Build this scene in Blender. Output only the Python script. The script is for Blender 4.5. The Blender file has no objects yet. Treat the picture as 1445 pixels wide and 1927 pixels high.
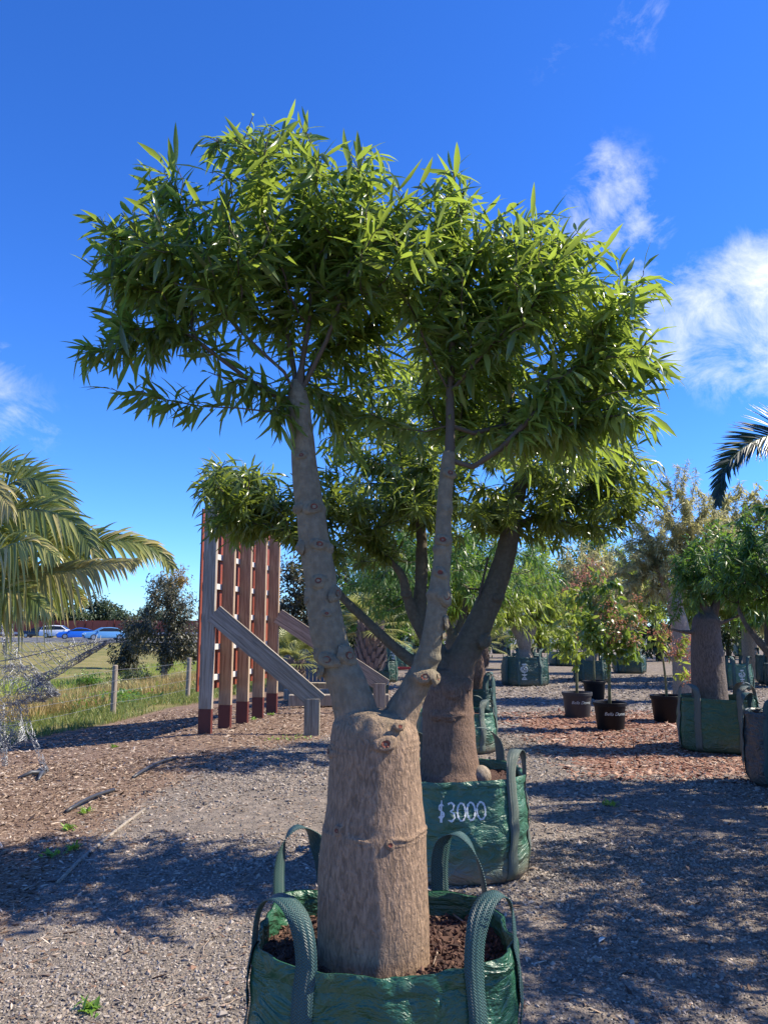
import bpy, bmesh, math, random
import numpy as np
from mathutils import Vector, Matrix, noise as mnoise

# ---------------------------------------------------------------- camera, world, sun
sc = bpy.context.scene
COL = sc.collection
R = math.radians
F_PX, CX, CY = 1447.0, 722.5, 963.5          # focal length and centre of the 1445x1927 photograph
HORIZON = 1178.0
PITCH = math.atan((HORIZON - CY) / F_PX)
CAMZ = 1.6
cam = bpy.data.cameras.new('camera'); camo = bpy.data.objects.new('camera', cam); COL.objects.link(camo)
camo.location = (0, 0, CAMZ); camo.rotation_euler = (R(90) + PITCH, 0, 0)
cam.sensor_fit = 'VERTICAL'; cam.sensor_height = 24.0; cam.lens = 24.0 * F_PX / 1927.0
cam.clip_start = 0.05; cam.clip_end = 3000
sc.camera = camo
CP, SP = math.cos(PITCH), math.sin(PITCH)

def ray(px, py):
    u = (px - CX) / F_PX; v = -(py - CY) / F_PX
    return np.array([u, CP - v * SP, SP + v * CP])
def at(px, py, Y):                              # the point of a pixel's ray at distance Y along the ground
    d = ray(px, py); t = Y / d[1]
    return np.array([d[0] * t, Y, CAMZ + d[2] * t])
def onz(px, py, z=0.0):                         # where a pixel's ray meets height z
    d = ray(px, py); t = (z - CAMZ) / d[2]
    return np.array([d[0] * t, d[1] * t, z])

SUN_EL, SUN_AZ = R(46), R(6)                   # azimuth from +X, negative is towards the camera side
sdir = Vector((math.cos(SUN_EL) * math.cos(SUN_AZ), math.cos(SUN_EL) * math.sin(SUN_AZ), math.sin(SUN_EL)))
sun = bpy.data.lights.new('sun', 'SUN'); suno = bpy.data.objects.new('sun', sun); COL.objects.link(suno)
sun.energy = 5.0; sun.angle = R(0.53); sun.color = (1.0, 0.91, 0.76)
suno.rotation_euler = sdir.to_track_quat('Z', 'Y').to_euler(); suno.location = (6, -2, 9)

world = bpy.data.worlds.new('World'); sc.world = world; world.use_nodes = True
def build_world():
    nt = world.node_tree; N = nt.nodes; L = nt.links; N.clear()
    out = N.new('ShaderNodeOutputWorld'); bg = N.new('ShaderNodeBackground')
    bg.inputs['Strength'].default_value = 0.082
    sky = N.new('ShaderNodeTexSky'); sky.sky_type = 'NISHITA'; sky.sun_disc = False
    sky.sun_elevation = SUN_EL; sky.sun_rotation = math.atan2(sdir.x, sdir.y)
    sky.altitude = 50; sky.air_density = 0.85; sky.dust_density = 0.05; sky.ozone_density = 2.2
    hs = N.new('ShaderNodeHueSaturation'); hs.inputs['Saturation'].default_value = 1.22; hs.inputs['Value'].default_value = 1.0
    L.new(sky.outputs[0], hs.inputs['Color'])
    tint = N.new('ShaderNodeMix'); tint.data_type = 'RGBA'; tint.blend_type = 'MULTIPLY'; tint.inputs[0].default_value = 1.0
    L.new(hs.outputs[0], tint.inputs[6]); tint.inputs[7].default_value = (.72, 1.12, 1.85, 1)
    tc = N.new('ShaderNodeTexCoord')
    nz = N.new('ShaderNodeTexNoise'); nz.inputs['Scale'].default_value = 11.0; nz.inputs['Detail'].default_value = 12
    nz.inputs['Roughness'].default_value = 0.68; nz.inputs['Distortion'].default_value = 0.45
    mp = N.new('ShaderNodeMapping'); mp.inputs['Scale'].default_value = (1.0, 1.0, 1.35); mp.inputs['Rotation'].default_value = (0, R(-28), 0)
    L.new(tc.outputs['Generated'], mp.inputs['Vector']); L.new(mp.outputs[0], nz.inputs['Vector'])
    def math_(op, a, b=None, clamp=False):
        m = N.new('ShaderNodeMath'); m.operation = op; m.use_clamp = clamp
        for i, s in enumerate((a, b)):
            if s is None: continue
            if isinstance(s, (int, float)): m.inputs[i].default_value = s
            else: L.new(s, m.inputs[i])
        return m.outputs[0]
    blobs = []
    for px, py, r, w in ((1330, 610, .10, 1.4), (1420, 600, .12, 1.5), (1260, 600, .06, 1.1), (1385, 670, .07, 1.1), (1235, 690, .04, .6), (1500, 560, .12, 1.0),
                         (1150, 370, .075, .78), (1195, 420, .06, .76), (1100, 420, .05, .7), (1130, 300, .04, .5), (1200, 520, .05, .7),
                         (1195, 40, .055, .40), (1235, 20, .03, .38), (1042, 100, .04, .26),
                         (30, 780, .07, .42), (70, 800, .05, .40), (0, 740, .06, .42), (-60, 700, .1, .6)):
        d = ray(px, py); d = d / np.linalg.norm(d); blobs.append((d, r, w))
    rng = random.Random(5)
    for _ in range(14):                          # the same scattered fair-weather cloud over the rest of the sky
        a = rng.uniform(R(120), R(420)); e = rng.uniform(R(12), R(70))
        blobs.append((np.array([math.cos(e) * math.cos(a), math.cos(e) * math.sin(a), math.sin(e)]), rng.uniform(.05, .12), rng.uniform(.6, 1.0)))
    # leave the clear part of the view clear
    keep = []
    for i, (d, r, w) in enumerate(blobs):
        c = np.array([0, CP, SP])
        if i >= 18 and d @ c > math.cos(R(46)): continue
        keep.append((d, r, w))
    acc = None
    for d, r, w in keep:
        vd = N.new('ShaderNodeVectorMath'); vd.operation = 'DISTANCE'
        L.new(tc.outputs['Generated'], vd.inputs[0]); vd.inputs[1].default_value = tuple(d)
        v = math_('MULTIPLY', math_('SUBTRACT', 1.0, math_('MULTIPLY', vd.outputs['Value'], 1.0 / r), True), w)
        acc = v if acc is None else math_('MAXIMUM', acc, v)
    g = math_('MULTIPLY', acc, 1.5, True)
    dens = math_('MULTIPLY', math_('SUBTRACT', math_('ADD', math_('MULTIPLY', g, 0.42), math_('MULTIPLY', nz.outputs[0], 1.5)), 0.90), 1.7, True)
    dens = math_('MULTIPLY', dens, math_('MULTIPLY', g, 1.5, True))
    dens = math_('MULTIPLY', math_('POWER', dens, 1.15), 0.97, True)
    mix = N.new('ShaderNodeMix'); mix.data_type = 'RGBA'
    L.new(dens, mix.inputs[0]); L.new(tint.outputs[2], mix.inputs[6]); mix.inputs[7].default_value = (8.2, 8.4, 8.8, 1)
    L.new(mix.outputs[2], bg.inputs['Color']); L.new(bg.outputs[0], out.inputs['Surface'])
build_world()
sc.view_settings.view_transform = 'Standard'; sc.view_settings.look = 'None'
sc.view_settings.exposure = 0.88; sc.view_settings.gamma = 1.0; sc.view_settings.use_curve_mapping = False
sc.render.engine = 'CYCLES'
sc.cycles.use_denoising = True
sc.cycles.max_bounces = 7; sc.cycles.diffuse_bounces = 3; sc.cycles.glossy_bounces = 3; sc.cycles.transmission_bounces = 4; sc.cycles.transparent_max_bounces = 8
sc.cycles.sample_clamp_indirect = 6

# ---------------------------------------------------------------- materials
class NT:
    def __init__(s, name):
        s.m = bpy.data.materials.new(name); s.m.use_nodes = True
        s.t = s.m.node_tree; s.N = s.t.nodes; s.L = s.t.links; s.N.clear()
        s.out = s.N.new('ShaderNodeOutputMaterial'); s.b = s.N.new('ShaderNodeBsdfPrincipled')
        s.L.new(s.b.outputs[0], s.out.inputs['Surface'])
        s.tc = s.N.new('ShaderNodeTexCoord')
    def put(s, sock, v):
        if v is None: return
        if isinstance(v, bpy.types.NodeSocket): s.L.new(v, sock)
        elif isinstance(v, (tuple, list)): sock.default_value = tuple(v) + ((1.0,) if len(v) == 3 and len(sock.default_value) == 4 else ())
        else: sock.default_value = v
    def set(s, **k):
        names = dict(color='Base Color', rough='Roughness', metal='Metallic', spec='Specular IOR Level', normal='Normal', sheen='Sheen Weight', coat='Coat Weight', trans='Transmission Weight')
        for a, v in k.items(): s.put(s.b.inputs[names[a]], v)
    def map(s, scale=(1, 1, 1), rot=(0, 0, 0), src='Object'):
        m = s.N.new('ShaderNodeMapping'); m.inputs['Scale'].default_value = scale; m.inputs['Rotation'].default_value = rot
        s.L.new(s.tc.outputs[src] if isinstance(src, str) else src, m.inputs['Vector']); return m.outputs[0]
    def noise(s, scale, vec=None, detail=4, rough=.55, dist=0.0):
        n = s.N.new('ShaderNodeTexNoise'); n.inputs['Scale'].default_value = scale; n.inputs['Detail'].default_value = detail
        n.inputs['Roughness'].default_value = rough; n.inputs['Distortion'].default_value = dist
        s.L.new(vec if vec is not None else s.tc.outputs['Object'], n.inputs['Vector']); return n.outputs[0]
    def voro(s, scale, vec=None, feature='F1', out='Distance'):
        n = s.N.new('ShaderNodeTexVoronoi'); n.feature = feature; n.inputs['Scale'].default_value = scale
        s.L.new(vec if vec is not None else s.tc.outputs['Object'], n.inputs['Vector']); return n.outputs[out]
    def ramp(s, fac, stops, interp='LINEAR'):
        r = s.N.new('ShaderNodeValToRGB'); e = r.color_ramp.elements; r.color_ramp.interpolation = interp
        while len(e) < len(stops): e.new(0.5)
        for i, (p, c) in enumerate(stops):
            e[i].position = p; e[i].color = tuple(c) + (1,) if not isinstance(c, (int, float)) else (c, c, c, 1)
        s.L.new(fac, r.inputs[0]); return r.outputs[0]
    def mix(s, f, a, b, mode='MIX'):
        m = s.N.new('ShaderNodeMix'); m.data_type = 'RGBA'; m.blend_type = mode
        s.put(m.inputs[0], f); s.put(m.inputs[6], a); s.put(m.inputs[7], b); return m.outputs[2]
    def math(s, op, a, b=0.0, clamp=False):
        m = s.N.new('ShaderNodeMath'); m.operation = op; m.use_clamp = clamp
        s.put(m.inputs[0], a); s.put(m.inputs[1], b); return m.outputs[0]
    def attr(s, name, out='Fac'):
        a = s.N.new('ShaderNodeAttribute'); a.attribute_name = name; return a.outputs[out]
    def sep(s, vec):
        n = s.N.new('ShaderNodeSeparateXYZ'); s.L.new(vec, n.inputs[0]); return n.outputs
    def bump(s, h, dist=.01, strength=1.0, normal=None):
        b = s.N.new('ShaderNodeBump'); b.inputs['Distance'].default_value = dist; b.inputs['Strength'].default_value = strength
        s.L.new(h, b.inputs['Height'])
        if normal is not None: s.L.new(normal, b.inputs['Normal'])
        return b.outputs[0]
    def island(s):
        return s.N.new('ShaderNodeNewGeometry').outputs['Random Per Island']

def simple(name, c, rough=.6, var=.25, nscale=8, bumpd=0.0, metal=0, spec=.5, bscale=60):
    n = NT(name)
    col = n.mix(n.noise(nscale, detail=5), tuple(x * (1 - var) for x in c), tuple(min(1, x * (1 + var)) for x in c))
    n.set(color=col, rough=rough, metal=metal, spec=spec)
    if bumpd: n.set(normal=n.bump(n.noise(bscale, detail=4), bumpd))
    return n.m

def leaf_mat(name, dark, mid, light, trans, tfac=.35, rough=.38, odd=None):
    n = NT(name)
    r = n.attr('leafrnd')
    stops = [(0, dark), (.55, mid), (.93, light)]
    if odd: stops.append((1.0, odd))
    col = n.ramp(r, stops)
    n.set(color=col, rough=rough, spec=.6)
    tr = n.N.new('ShaderNodeBsdfTranslucent'); n.put(tr.inputs['Color'], n.mix(r, trans, tuple(min(1, x * 1.35) for x in trans)))
    mx = n.N.new('ShaderNodeMixShader'); mx.inputs[0].default_value = tfac
    n.L.new(n.b.outputs[0], mx.inputs[1]); n.L.new(tr.outputs[0], mx.inputs[2]); n.L.new(mx.outputs[0], n.out.inputs['Surface'])
    return n.m

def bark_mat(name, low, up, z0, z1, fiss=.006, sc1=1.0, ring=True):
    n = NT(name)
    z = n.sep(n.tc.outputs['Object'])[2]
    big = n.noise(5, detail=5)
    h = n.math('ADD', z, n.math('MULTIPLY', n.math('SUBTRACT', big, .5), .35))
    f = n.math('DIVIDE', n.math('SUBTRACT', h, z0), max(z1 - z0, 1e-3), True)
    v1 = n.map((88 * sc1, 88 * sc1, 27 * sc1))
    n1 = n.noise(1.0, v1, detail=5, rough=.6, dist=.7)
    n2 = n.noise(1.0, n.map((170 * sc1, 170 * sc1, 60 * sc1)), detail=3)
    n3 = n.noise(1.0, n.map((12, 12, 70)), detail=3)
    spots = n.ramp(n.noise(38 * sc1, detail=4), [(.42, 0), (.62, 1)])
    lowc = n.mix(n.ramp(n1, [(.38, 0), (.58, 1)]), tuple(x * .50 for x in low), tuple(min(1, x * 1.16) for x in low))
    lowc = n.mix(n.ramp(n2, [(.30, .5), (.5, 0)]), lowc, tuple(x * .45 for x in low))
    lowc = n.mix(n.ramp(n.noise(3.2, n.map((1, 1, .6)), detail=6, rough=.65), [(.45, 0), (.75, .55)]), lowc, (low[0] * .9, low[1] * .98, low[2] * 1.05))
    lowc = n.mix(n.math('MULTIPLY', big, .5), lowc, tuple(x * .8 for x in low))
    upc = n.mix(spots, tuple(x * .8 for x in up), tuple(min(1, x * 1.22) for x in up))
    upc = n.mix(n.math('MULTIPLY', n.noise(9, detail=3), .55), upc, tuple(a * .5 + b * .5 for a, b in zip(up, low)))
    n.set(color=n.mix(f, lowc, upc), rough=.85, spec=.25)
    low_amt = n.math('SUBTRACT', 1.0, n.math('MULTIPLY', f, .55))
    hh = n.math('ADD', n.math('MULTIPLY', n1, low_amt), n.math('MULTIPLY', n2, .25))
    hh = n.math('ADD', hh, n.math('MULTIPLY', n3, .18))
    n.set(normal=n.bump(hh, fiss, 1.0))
    return n.m

def bag_mat(name, c, dirt=.5, dusty=.22):
    n = NT(name)
    o = n.tc.outputs['Object']; z = n.sep(o)[2]
    fine = n.noise(1.0, n.map((30, 30, 160)), detail=3)
    col = n.mix(n.noise(5, detail=6), tuple(x * .75 for x in c), tuple(x * 1.3 for x in c))
    d = n.math('SUBTRACT', .30, z); d = n.math('ADD', n.math('MULTIPLY', d, 2.2), n.math('SUBTRACT', n.noise(7, detail=6), .62))
    d = n.math('MULTIPLY', n.math('MAXIMUM', d, 0.0), dirt * 1.6, True)
    dust = n.math('MULTIPLY', n.ramp(n.noise(18, detail=7, rough=.7), [(.5, 0), (.8, 1)]), dusty)
    col = n.mix(dust, col, (.16, .17, .13)); col = n.mix(d, col, (.20, .165, .12))
    n.set(color=col, rough=n.math('ADD', n.math('MULTIPLY', n.noise(9, detail=4), .25), .27), spec=.55)
    w1 = n.noise(1.0, n.map((7, 7, 13)), detail=3, rough=.5, dist=1.6)
    w2 = n.noise(1.0, n.map((22, 22, 40), (.3, .2, 0)), detail=3, rough=.55, dist=1.2)
    ridge = n.math('ABSOLUTE', n.math('SUBTRACT', w2, .5))
    h = n.math('ADD', n.math('ADD', w1, n.math('MULTIPLY', ridge, -.30)), n.math('MULTIPLY', fine, .03))
    n.set(normal=n.bump(h, .030, 1.0)); return n.m

def strap_mat(name, c):
    n = NT(name)
    uv = n.sep(n.tc.outputs['UV'])
    u, v = uv[0], uv[1]
    tri = n.math('PINGPONG', n.math('MULTIPLY', u, 4.0), .5)
    ph = n.math('ADD', n.math('MULTIPLY', v, 125.0), n.math('MULTIPLY', tri, 2.2))
    w = n.math('SINE', n.math('MULTIPLY', ph, 6.283))
    w = n.math('ADD', n.math('MULTIPLY', w, .5), .5)
    groove = n.math('GREATER_THAN', n.math('ABSOLUTE', n.math('SUBTRACT', tri, .25)), .02)
    col = n.mix(w, tuple(x * .55 for x in c), tuple(x * 1.45 for x in c))
    col = n.mix(n.math('MULTIPLY', n.noise(14, detail=5), .4), col, (.12, .14, .125))
    n.set(color=col, rough=.5, spec=.4, normal=n.bump(w, .0022, 1.0)); return n.m

M = {}
M['leaf_main'] = leaf_mat('leaf_main', (.052, .088, .024), (.118, .176, .046), (.29, .35, .105), (.34, .45, .055), .42, .25, (.26, .22, .03))
M['leaf_second'] = leaf_mat('leaf_second', (.050, .082, .022), (.105, .150, .042), (.24, .28, .085), (.32, .40, .05), .40, .27)
M['leaf_green'] = leaf_mat('leaf_green', (.045, .10, .020), (.075, .16, .030), (.15, .25, .045), (.20, .36, .04), .35, .42)
M['leaf_lime'] = leaf_mat('leaf_lime', (.11, .16, .025), (.20, .27, .042), (.36, .41, .085), (.42, .52, .07), .42, .42)
M['leaf_olive'] = leaf_mat('leaf_olive', (.20, .19, .085), (.36, .335, .15), (.58, .53, .29), (.5, .47, .18), .42, .5)
M['leaf_dark'] = leaf_mat('leaf_dark', (.022, .042, .016), (.04, .068, .022), (.075, .11, .035), (.10, .15, .03), .25, .5)
M['leaf_far'] = leaf_mat('leaf_far', (.030, .055, .030), (.055, .085, .04), (.09, .12, .055), (.10, .15, .05), .25, .6)
M['leaf_gum'] = leaf_mat('leaf_gum', (.035, .042, .028), (.065, .072, .045), (.14, .12, .07), (.12, .12, .05), .25, .5)
M['leaf_gold'] = leaf_mat('leaf_gold', (.16, .11, .03), (.26, .18, .05), (.34, .24, .08), (.3, .2, .05), .3, .6)
M['leaf_pot'] = leaf_mat('leaf_pot', (.035, .09, .018), (.08, .17, .03), (.20, .28, .05), (.30, .42, .05), .35, .35)
M['flower_pink'] = leaf_mat('flower_pink', (.30, .10, .07), (.45, .18, .12), (.55, .30, .16), (.5, .2, .1), .3, .6)
M['palm_green'] = leaf_mat('palm_green', (.075, .12, .036), (.19, .24, .07), (.46, .45, .15), (.46, .48, .10), .38, .38, (.6, .48, .2))
M['palm_yellow'] = leaf_mat('palm_yellow', (.22, .22, .07), (.36, .33, .11), (.48, .40, .18), (.45, .38, .12), .30, .45)
M['palm_dark'] = leaf_mat('palm_dark', (.012, .026, .012), (.025, .05, .02), (.05, .085, .03), (.08, .13, .03), .18, .42)
M['palm_fan'] = leaf_mat('palm_fan', (.10, .13, .04), (.20, .23, .07), (.36, .36, .14), (.35, .36, .1), .3, .45)
M['grass'] = leaf_mat('grass', (.07, .12, .025), (.14, .19, .045), (.30, .29, .10), (.28, .33, .06), .3, .6)
M['straw'] = leaf_mat('straw', (.22, .16, .05), (.36, .26, .09), (.46, .36, .16), (.4, .3, .1), .3, .7)
M['weed'] = leaf_mat('weed', (.08, .17, .02), (.13, .25, .03), (.22, .34, .05), (.3, .45, .05), .3, .5)
M['bark_main'] = bark_mat('bark_main', (.33, .220, .142), (.185, .165, .108), .66, .86, .013)
M['bark_second'] = bark_mat('bark_second', (.22, .14, .098), (.085, .082, .056), .62, .85, .012)  # upper colour darkened: shade on the stems put into the bark colour
M['bark_grey'] = bark_mat('bark_grey', (.175, .14, .115), (.15, .125, .105), 1.0, 2.0, .02, .7)
M['bark_pale'] = bark_mat('bark_pale', (.34, .27, .20), (.30, .25, .19), 1.0, 2.0, .008, .8)
M['bark_twig'] = simple('bark_twig', (.095, .075, .052), .85, .35, 30, .003)
M['bark_twig_dark'] = simple('bark_twig_dark', (.06, .05, .036), .85, .35, 30, .003)
M['stem_green'] = simple('stem_green', (.13, .135, .06), .8, .3, 25, .003)
M['scar_red'] = simple('scar_red', (.17, .05, .03), .9, .45, 60, .004)
M['scar_rim'] = simple('scar_rim', (.21, .15, .11), .9, .35, 70, .006)
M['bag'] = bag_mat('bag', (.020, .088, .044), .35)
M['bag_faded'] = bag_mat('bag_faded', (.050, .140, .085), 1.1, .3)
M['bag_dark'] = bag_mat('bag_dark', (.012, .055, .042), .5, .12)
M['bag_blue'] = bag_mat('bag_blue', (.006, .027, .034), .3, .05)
M['strap'] = strap_mat('strap', (.022, .082, .078))
M['strap_grey'] = strap_mat('strap_grey', (.115, .150, .125))
M['soil'] = simple('soil', (.075, .036, .024), .95, .6, 45, .02, bscale=70)
M['soil_crumb'] = leaf_mat('soil_crumb', (.03, .014, .009), (.085, .040, .026), (.18, .10, .065), (.08, .04, .02), .02, .95)
M['white_marker'] = simple('white_marker', (.68, .70, .68), .6, .15, 60)
M['white_faded'] = simple('white_faded', (.50, .55, .52), .7, .2, 60)
M['pot_black'] = simple('pot_black', (.006, .006, .007), .5, .4, 14, .002, spec=.2)
M['pot_grey'] = simple('pot_grey', (.036, .036, .038), .5, .25, 14, .002, spec=.3)

def wood(name, a, b, red=None):
    n = NT(name)
    g = n.noise(1.0, n.map((34, 34, 1.6)), detail=6, rough=.6, dist=1.1)
    blot = n.noise(3.0, n.map((1, 1, .5)), detail=4)
    col = n.mix(n.ramp(g, [(.4, 0), (.6, 1)]), a, b)
    col = n.mix(n.math('MULTIPLY', blot, .5), col, tuple(x * .8 for x in a))
    crack = n.ramp(n.noise(1.0, n.map((60, 60, 1.1)), detail=2), [(.63, 0), (.67, 1)])
    col = n.mix(n.math('MULTIPLY', crack, .6), col, tuple(x * .35 for x in a))
    n.set(color=col, rough=.85, spec=.2, normal=n.bump(n.math('SUBTRACT', g, crack), .004)); return n.m
M['wood_grey'] = wood('wood_grey', (.24, .20, .15), (.44, .385, .31))
M['wood_tan'] = wood('wood_tan', (.25, .17, .11), (.46, .345, .235))
M['wood_fence'] = wood('wood_fence', (.24, .20, .16), (.38, .33, .27))
M['red_paint'] = simple('red_paint', (.105, .022, .015), .6, .25, 12, .002)
M['red_panel'] = simple('red_panel', (.22, .048, .022), .55, .25, 5, .001)
M['rail_white'] = simple('rail_white', (.52, .50, .47), .7, .2, 12, .001)
M['galv'] = simple('galv', (.22, .23, .25), .5, .8, 25, 0, metal=.4)
M['galv_dark'] = simple('galv_dark', (.07, .075, .085), .5, .4, 30, 0, metal=.3)
M['asphalt'] = simple('asphalt', (.085, .09, .10), .9, .25, 1.0, .01)
M['steel_blue'] = simple('steel_blue', (.10, .12, .14), .6, .3, 4)
M['black_pipe'] = simple('black_pipe', (.035, .038, .045), .45, .4, 30)
M['stick'] = simple('stick', (.34, .26, .19), .9, .4, 30, .002)
M['rock'] = simple('rock', (.46, .32, .18), .9, .3, 14, .01, bscale=25)
M['tyre'] = simple('tyre', (.02, .02, .02), .8); M['rim_metal'] = simple('rim_metal', (.35, .36, .38), .35, .1, 5, metal=.8)
M['glass_dark'] = simple('glass_dark', (.012, .016, .02), .08, .1, 3)
M['lamp_clear'] = simple('lamp_clear', (.7, .72, .75), .15, .1, 3); M['lamp_red'] = simple('lamp_red', (.35, .01, .01), .2, .1, 3)
def paint(name, c, metal=0.0):
    n = NT(name); n.set(color=n.mix(n.noise(3, detail=3), tuple(x * .93 for x in c), c), rough=.32, coat=.6, metal=metal); return n.m
M['car_black'] = paint('car_black', (.02, .022, .028)); M['car_white'] = paint('car_white', (.78, .79, .79))
M['car_blue'] = paint('car_blue', (.01, .11, .55)); M['car_light_blue'] = paint('car_light_blue', (.10, .27, .50), .2)
M['plate'] = simple('plate', (.7, .7, .68), .5, .05)
M['noise_wall'] = simple('noise_wall', (.30, .075, .050), .8, .18, .8)
M['palm_boot'] = simple('palm_boot', (.21, .16, .14), .9, .45, 12, .008)
M['petiole'] = simple('petiole', (.20, .22, .09), .6, .3, 14)
M['red_steel'] = simple('red_steel', (.28, .03, .03), .5, .2, 9)
M['emblem'] = M['white_faded']

def ground_mat():
    n = NT('ground_mat'); o = n.tc.outputs['Object']
    cell = n.voro(75, o, 'F1', 'Color'); s = n.sep(cell)[0]
    grav = n.ramp(s, [(0, (.085, .072, .060)), (.5, (.20, .172, .142)), (.85, (.30, .255, .21)), (1, (.24, .16, .11))])
    dirt = n.noise(22, detail=8, rough=.75)
    grav = n.mix(n.ramp(dirt, [(.4, 0), (.62, 1)]), grav, (.10, .086, .074))
    grav = n.mix(n.math('MULTIPLY', n.noise(.8, detail=5), .45), grav, (.24, .20, .165))
    grav = n.mix(n.ramp(n.noise(5, detail=8, rough=.7), [(.45, 0), (.7, .8)]), grav, (.33, .27, .215))
    ch = n.voro(48, n.map((1, 2.0, 1), (0, 0, .6)), 'F1', 'Color'); cs = n.sep(ch)[1]
    mul = n.ramp(cs, [(0, (.085, .052, .038)), (.5, (.21, .14, .098)), (.85, (.33, .24, .17)), (1, (.44, .35, .27))])
    mul = n.mix(n.math('MULTIPLY', n.noise(1.1, detail=6), .7), mul, (.155, .098, .066))
    red = n.ramp(cs, [(0, (.10, .045, .032)), (.5, (.26, .14, .095)), (1, (.42, .28, .20))])
    gn = n.noise(.55, detail=7, rough=.65)
    gra = n.ramp(gn, [(.32, (.10, .12, .030)), (.45, (.19, .175, .06)), (.58, (.29, .235, .10)), (.72, (.20, .18, .07))])
    gra = n.mix(n.math('MULTIPLY', n.noise(14, detail=6), .6), gra, (.06, .075, .018))
    wob = n.math('SUBTRACT', n.noise(3.0, detail=7, rough=.7), .5)
    def mask(a):
        return n.math('MULTIPLY', n.math('SUBTRACT', n.math('ADD', n.attr(a), n.math('MULTIPLY', wob, .8)), .35), 3.3, True)
    mm = mask('mulch'); rr = mask('redmulch'); gg = mask('grassy')
    c = n.mix(mm, grav, mul); c = n.mix(rr, c, red); c = n.mix(gg, c, gra)
    n.set(color=c, rough=.95, spec=.15)
    h = n.math('ADD', n.math('SUBTRACT', 1.0, n.voro(75, o)), n.noise(120, detail=3))
    n.set(normal=n.bump(h, .008, .9)); return n.m
M['ground'] = ground_mat()
def pebble_mat():
    n = NT('pebble'); r = n.attr('leafrnd')
    c = n.ramp(r, [(0, (.10, .086, .074)), (.35, (.215, .185, .155)), (.7, (.32, .275, .23)), (.92, (.47, .41, .345)), (.96, (.28, .15, .09)), (1, (.64, .57, .48))])
    c = n.mix(n.math('MULTIPLY', n.noise(90, detail=3), .35), c, (.15, .13, .115))
    n.set(color=c, rough=.8, spec=.3); return n.m
M['pebble'] = pebble_mat()
def chip_mat(name, cols):
    n = NT(name); c = n.ramp(n.attr('leafrnd'), cols); n.set(color=c, rough=.9, spec=.2); return n.m
M['chip'] = chip_mat('chip', [(0, (.07, .043, .032)), (.5, (.20, .135, .095)), (.85, (.36, .27, .195)), (1, (.56, .47, .38))])
M['chip_red'] = chip_mat('chip_red', [(0, (.10, .04, .03)), (.5, (.27, .13, .085)), (.85, (.42, .27, .19)), (1, (.55, .42, .32))])

# ---------------------------------------------------------------- object helpers
def link(o, parent=None):
    COL.objects.link(o)
    if parent is not None: o.parent = parent
    return o
def tag(o, label=None, cat=None, group=None, kind=None):
    if label: o['label'] = label
    if cat: o['category'] = cat
    if group: o['group'] = group
    if kind: o['kind'] = kind
    return o
def thing(name, loc, label, cat, group=None):
    o = bpy.data.objects.new(name, None); o.location = Vector([float(v) for v in loc]); o.empty_display_size = .1
    link(o); return tag(o, label, cat, group)
def wpos(o):
    p = np.zeros(3)
    while o is not None: p = p + np.array(o.location); o = o.parent
    return p
def np_mesh(name, V, tris=None, quads=None, smooth=False):
    me = bpy.data.meshes.new(name)
    V = np.asarray(V, dtype=np.float32); me.vertices.add(len(V)); me.vertices.foreach_set('co', V.ravel())
    idx = []; starts = []; n = 0
    if tris is not None and len(tris):
        t = np.asarray(tris, dtype=np.int32); idx.append(t.ravel()); starts.append(np.arange(len(t)) * 3 + n); n += t.size
    if quads is not None and len(quads):
        q = np.asarray(quads, dtype=np.int32); idx.append(q.ravel()); starts.append(np.arange(len(q)) * 4 + n); n += q.size
    idx = np.concatenate(idx); starts = np.concatenate(starts).astype(np.int32)
    me.loops.add(len(idx)); me.loops.foreach_set('vertex_index', idx)
    me.polygons.add(len(starts)); me.polygons.foreach_set('loop_start', starts)
    me.polygons.foreach_set('use_smooth', np.full(len(starts), bool(smooth)))
    me.update(calc_edges=True); return me
def fattr(me, name, vals):
    a = me.attributes.new(name, 'FLOAT', 'POINT'); a.data.foreach_set('value', np.asarray(vals, dtype=np.float32))
def mesh_obj(name, me, m, parent=None):
    o = bpy.data.objects.new(name, me)
    if m is not None: me.materials.append(M[m] if isinstance(m, str) else m)
    return link(o, parent)

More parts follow.
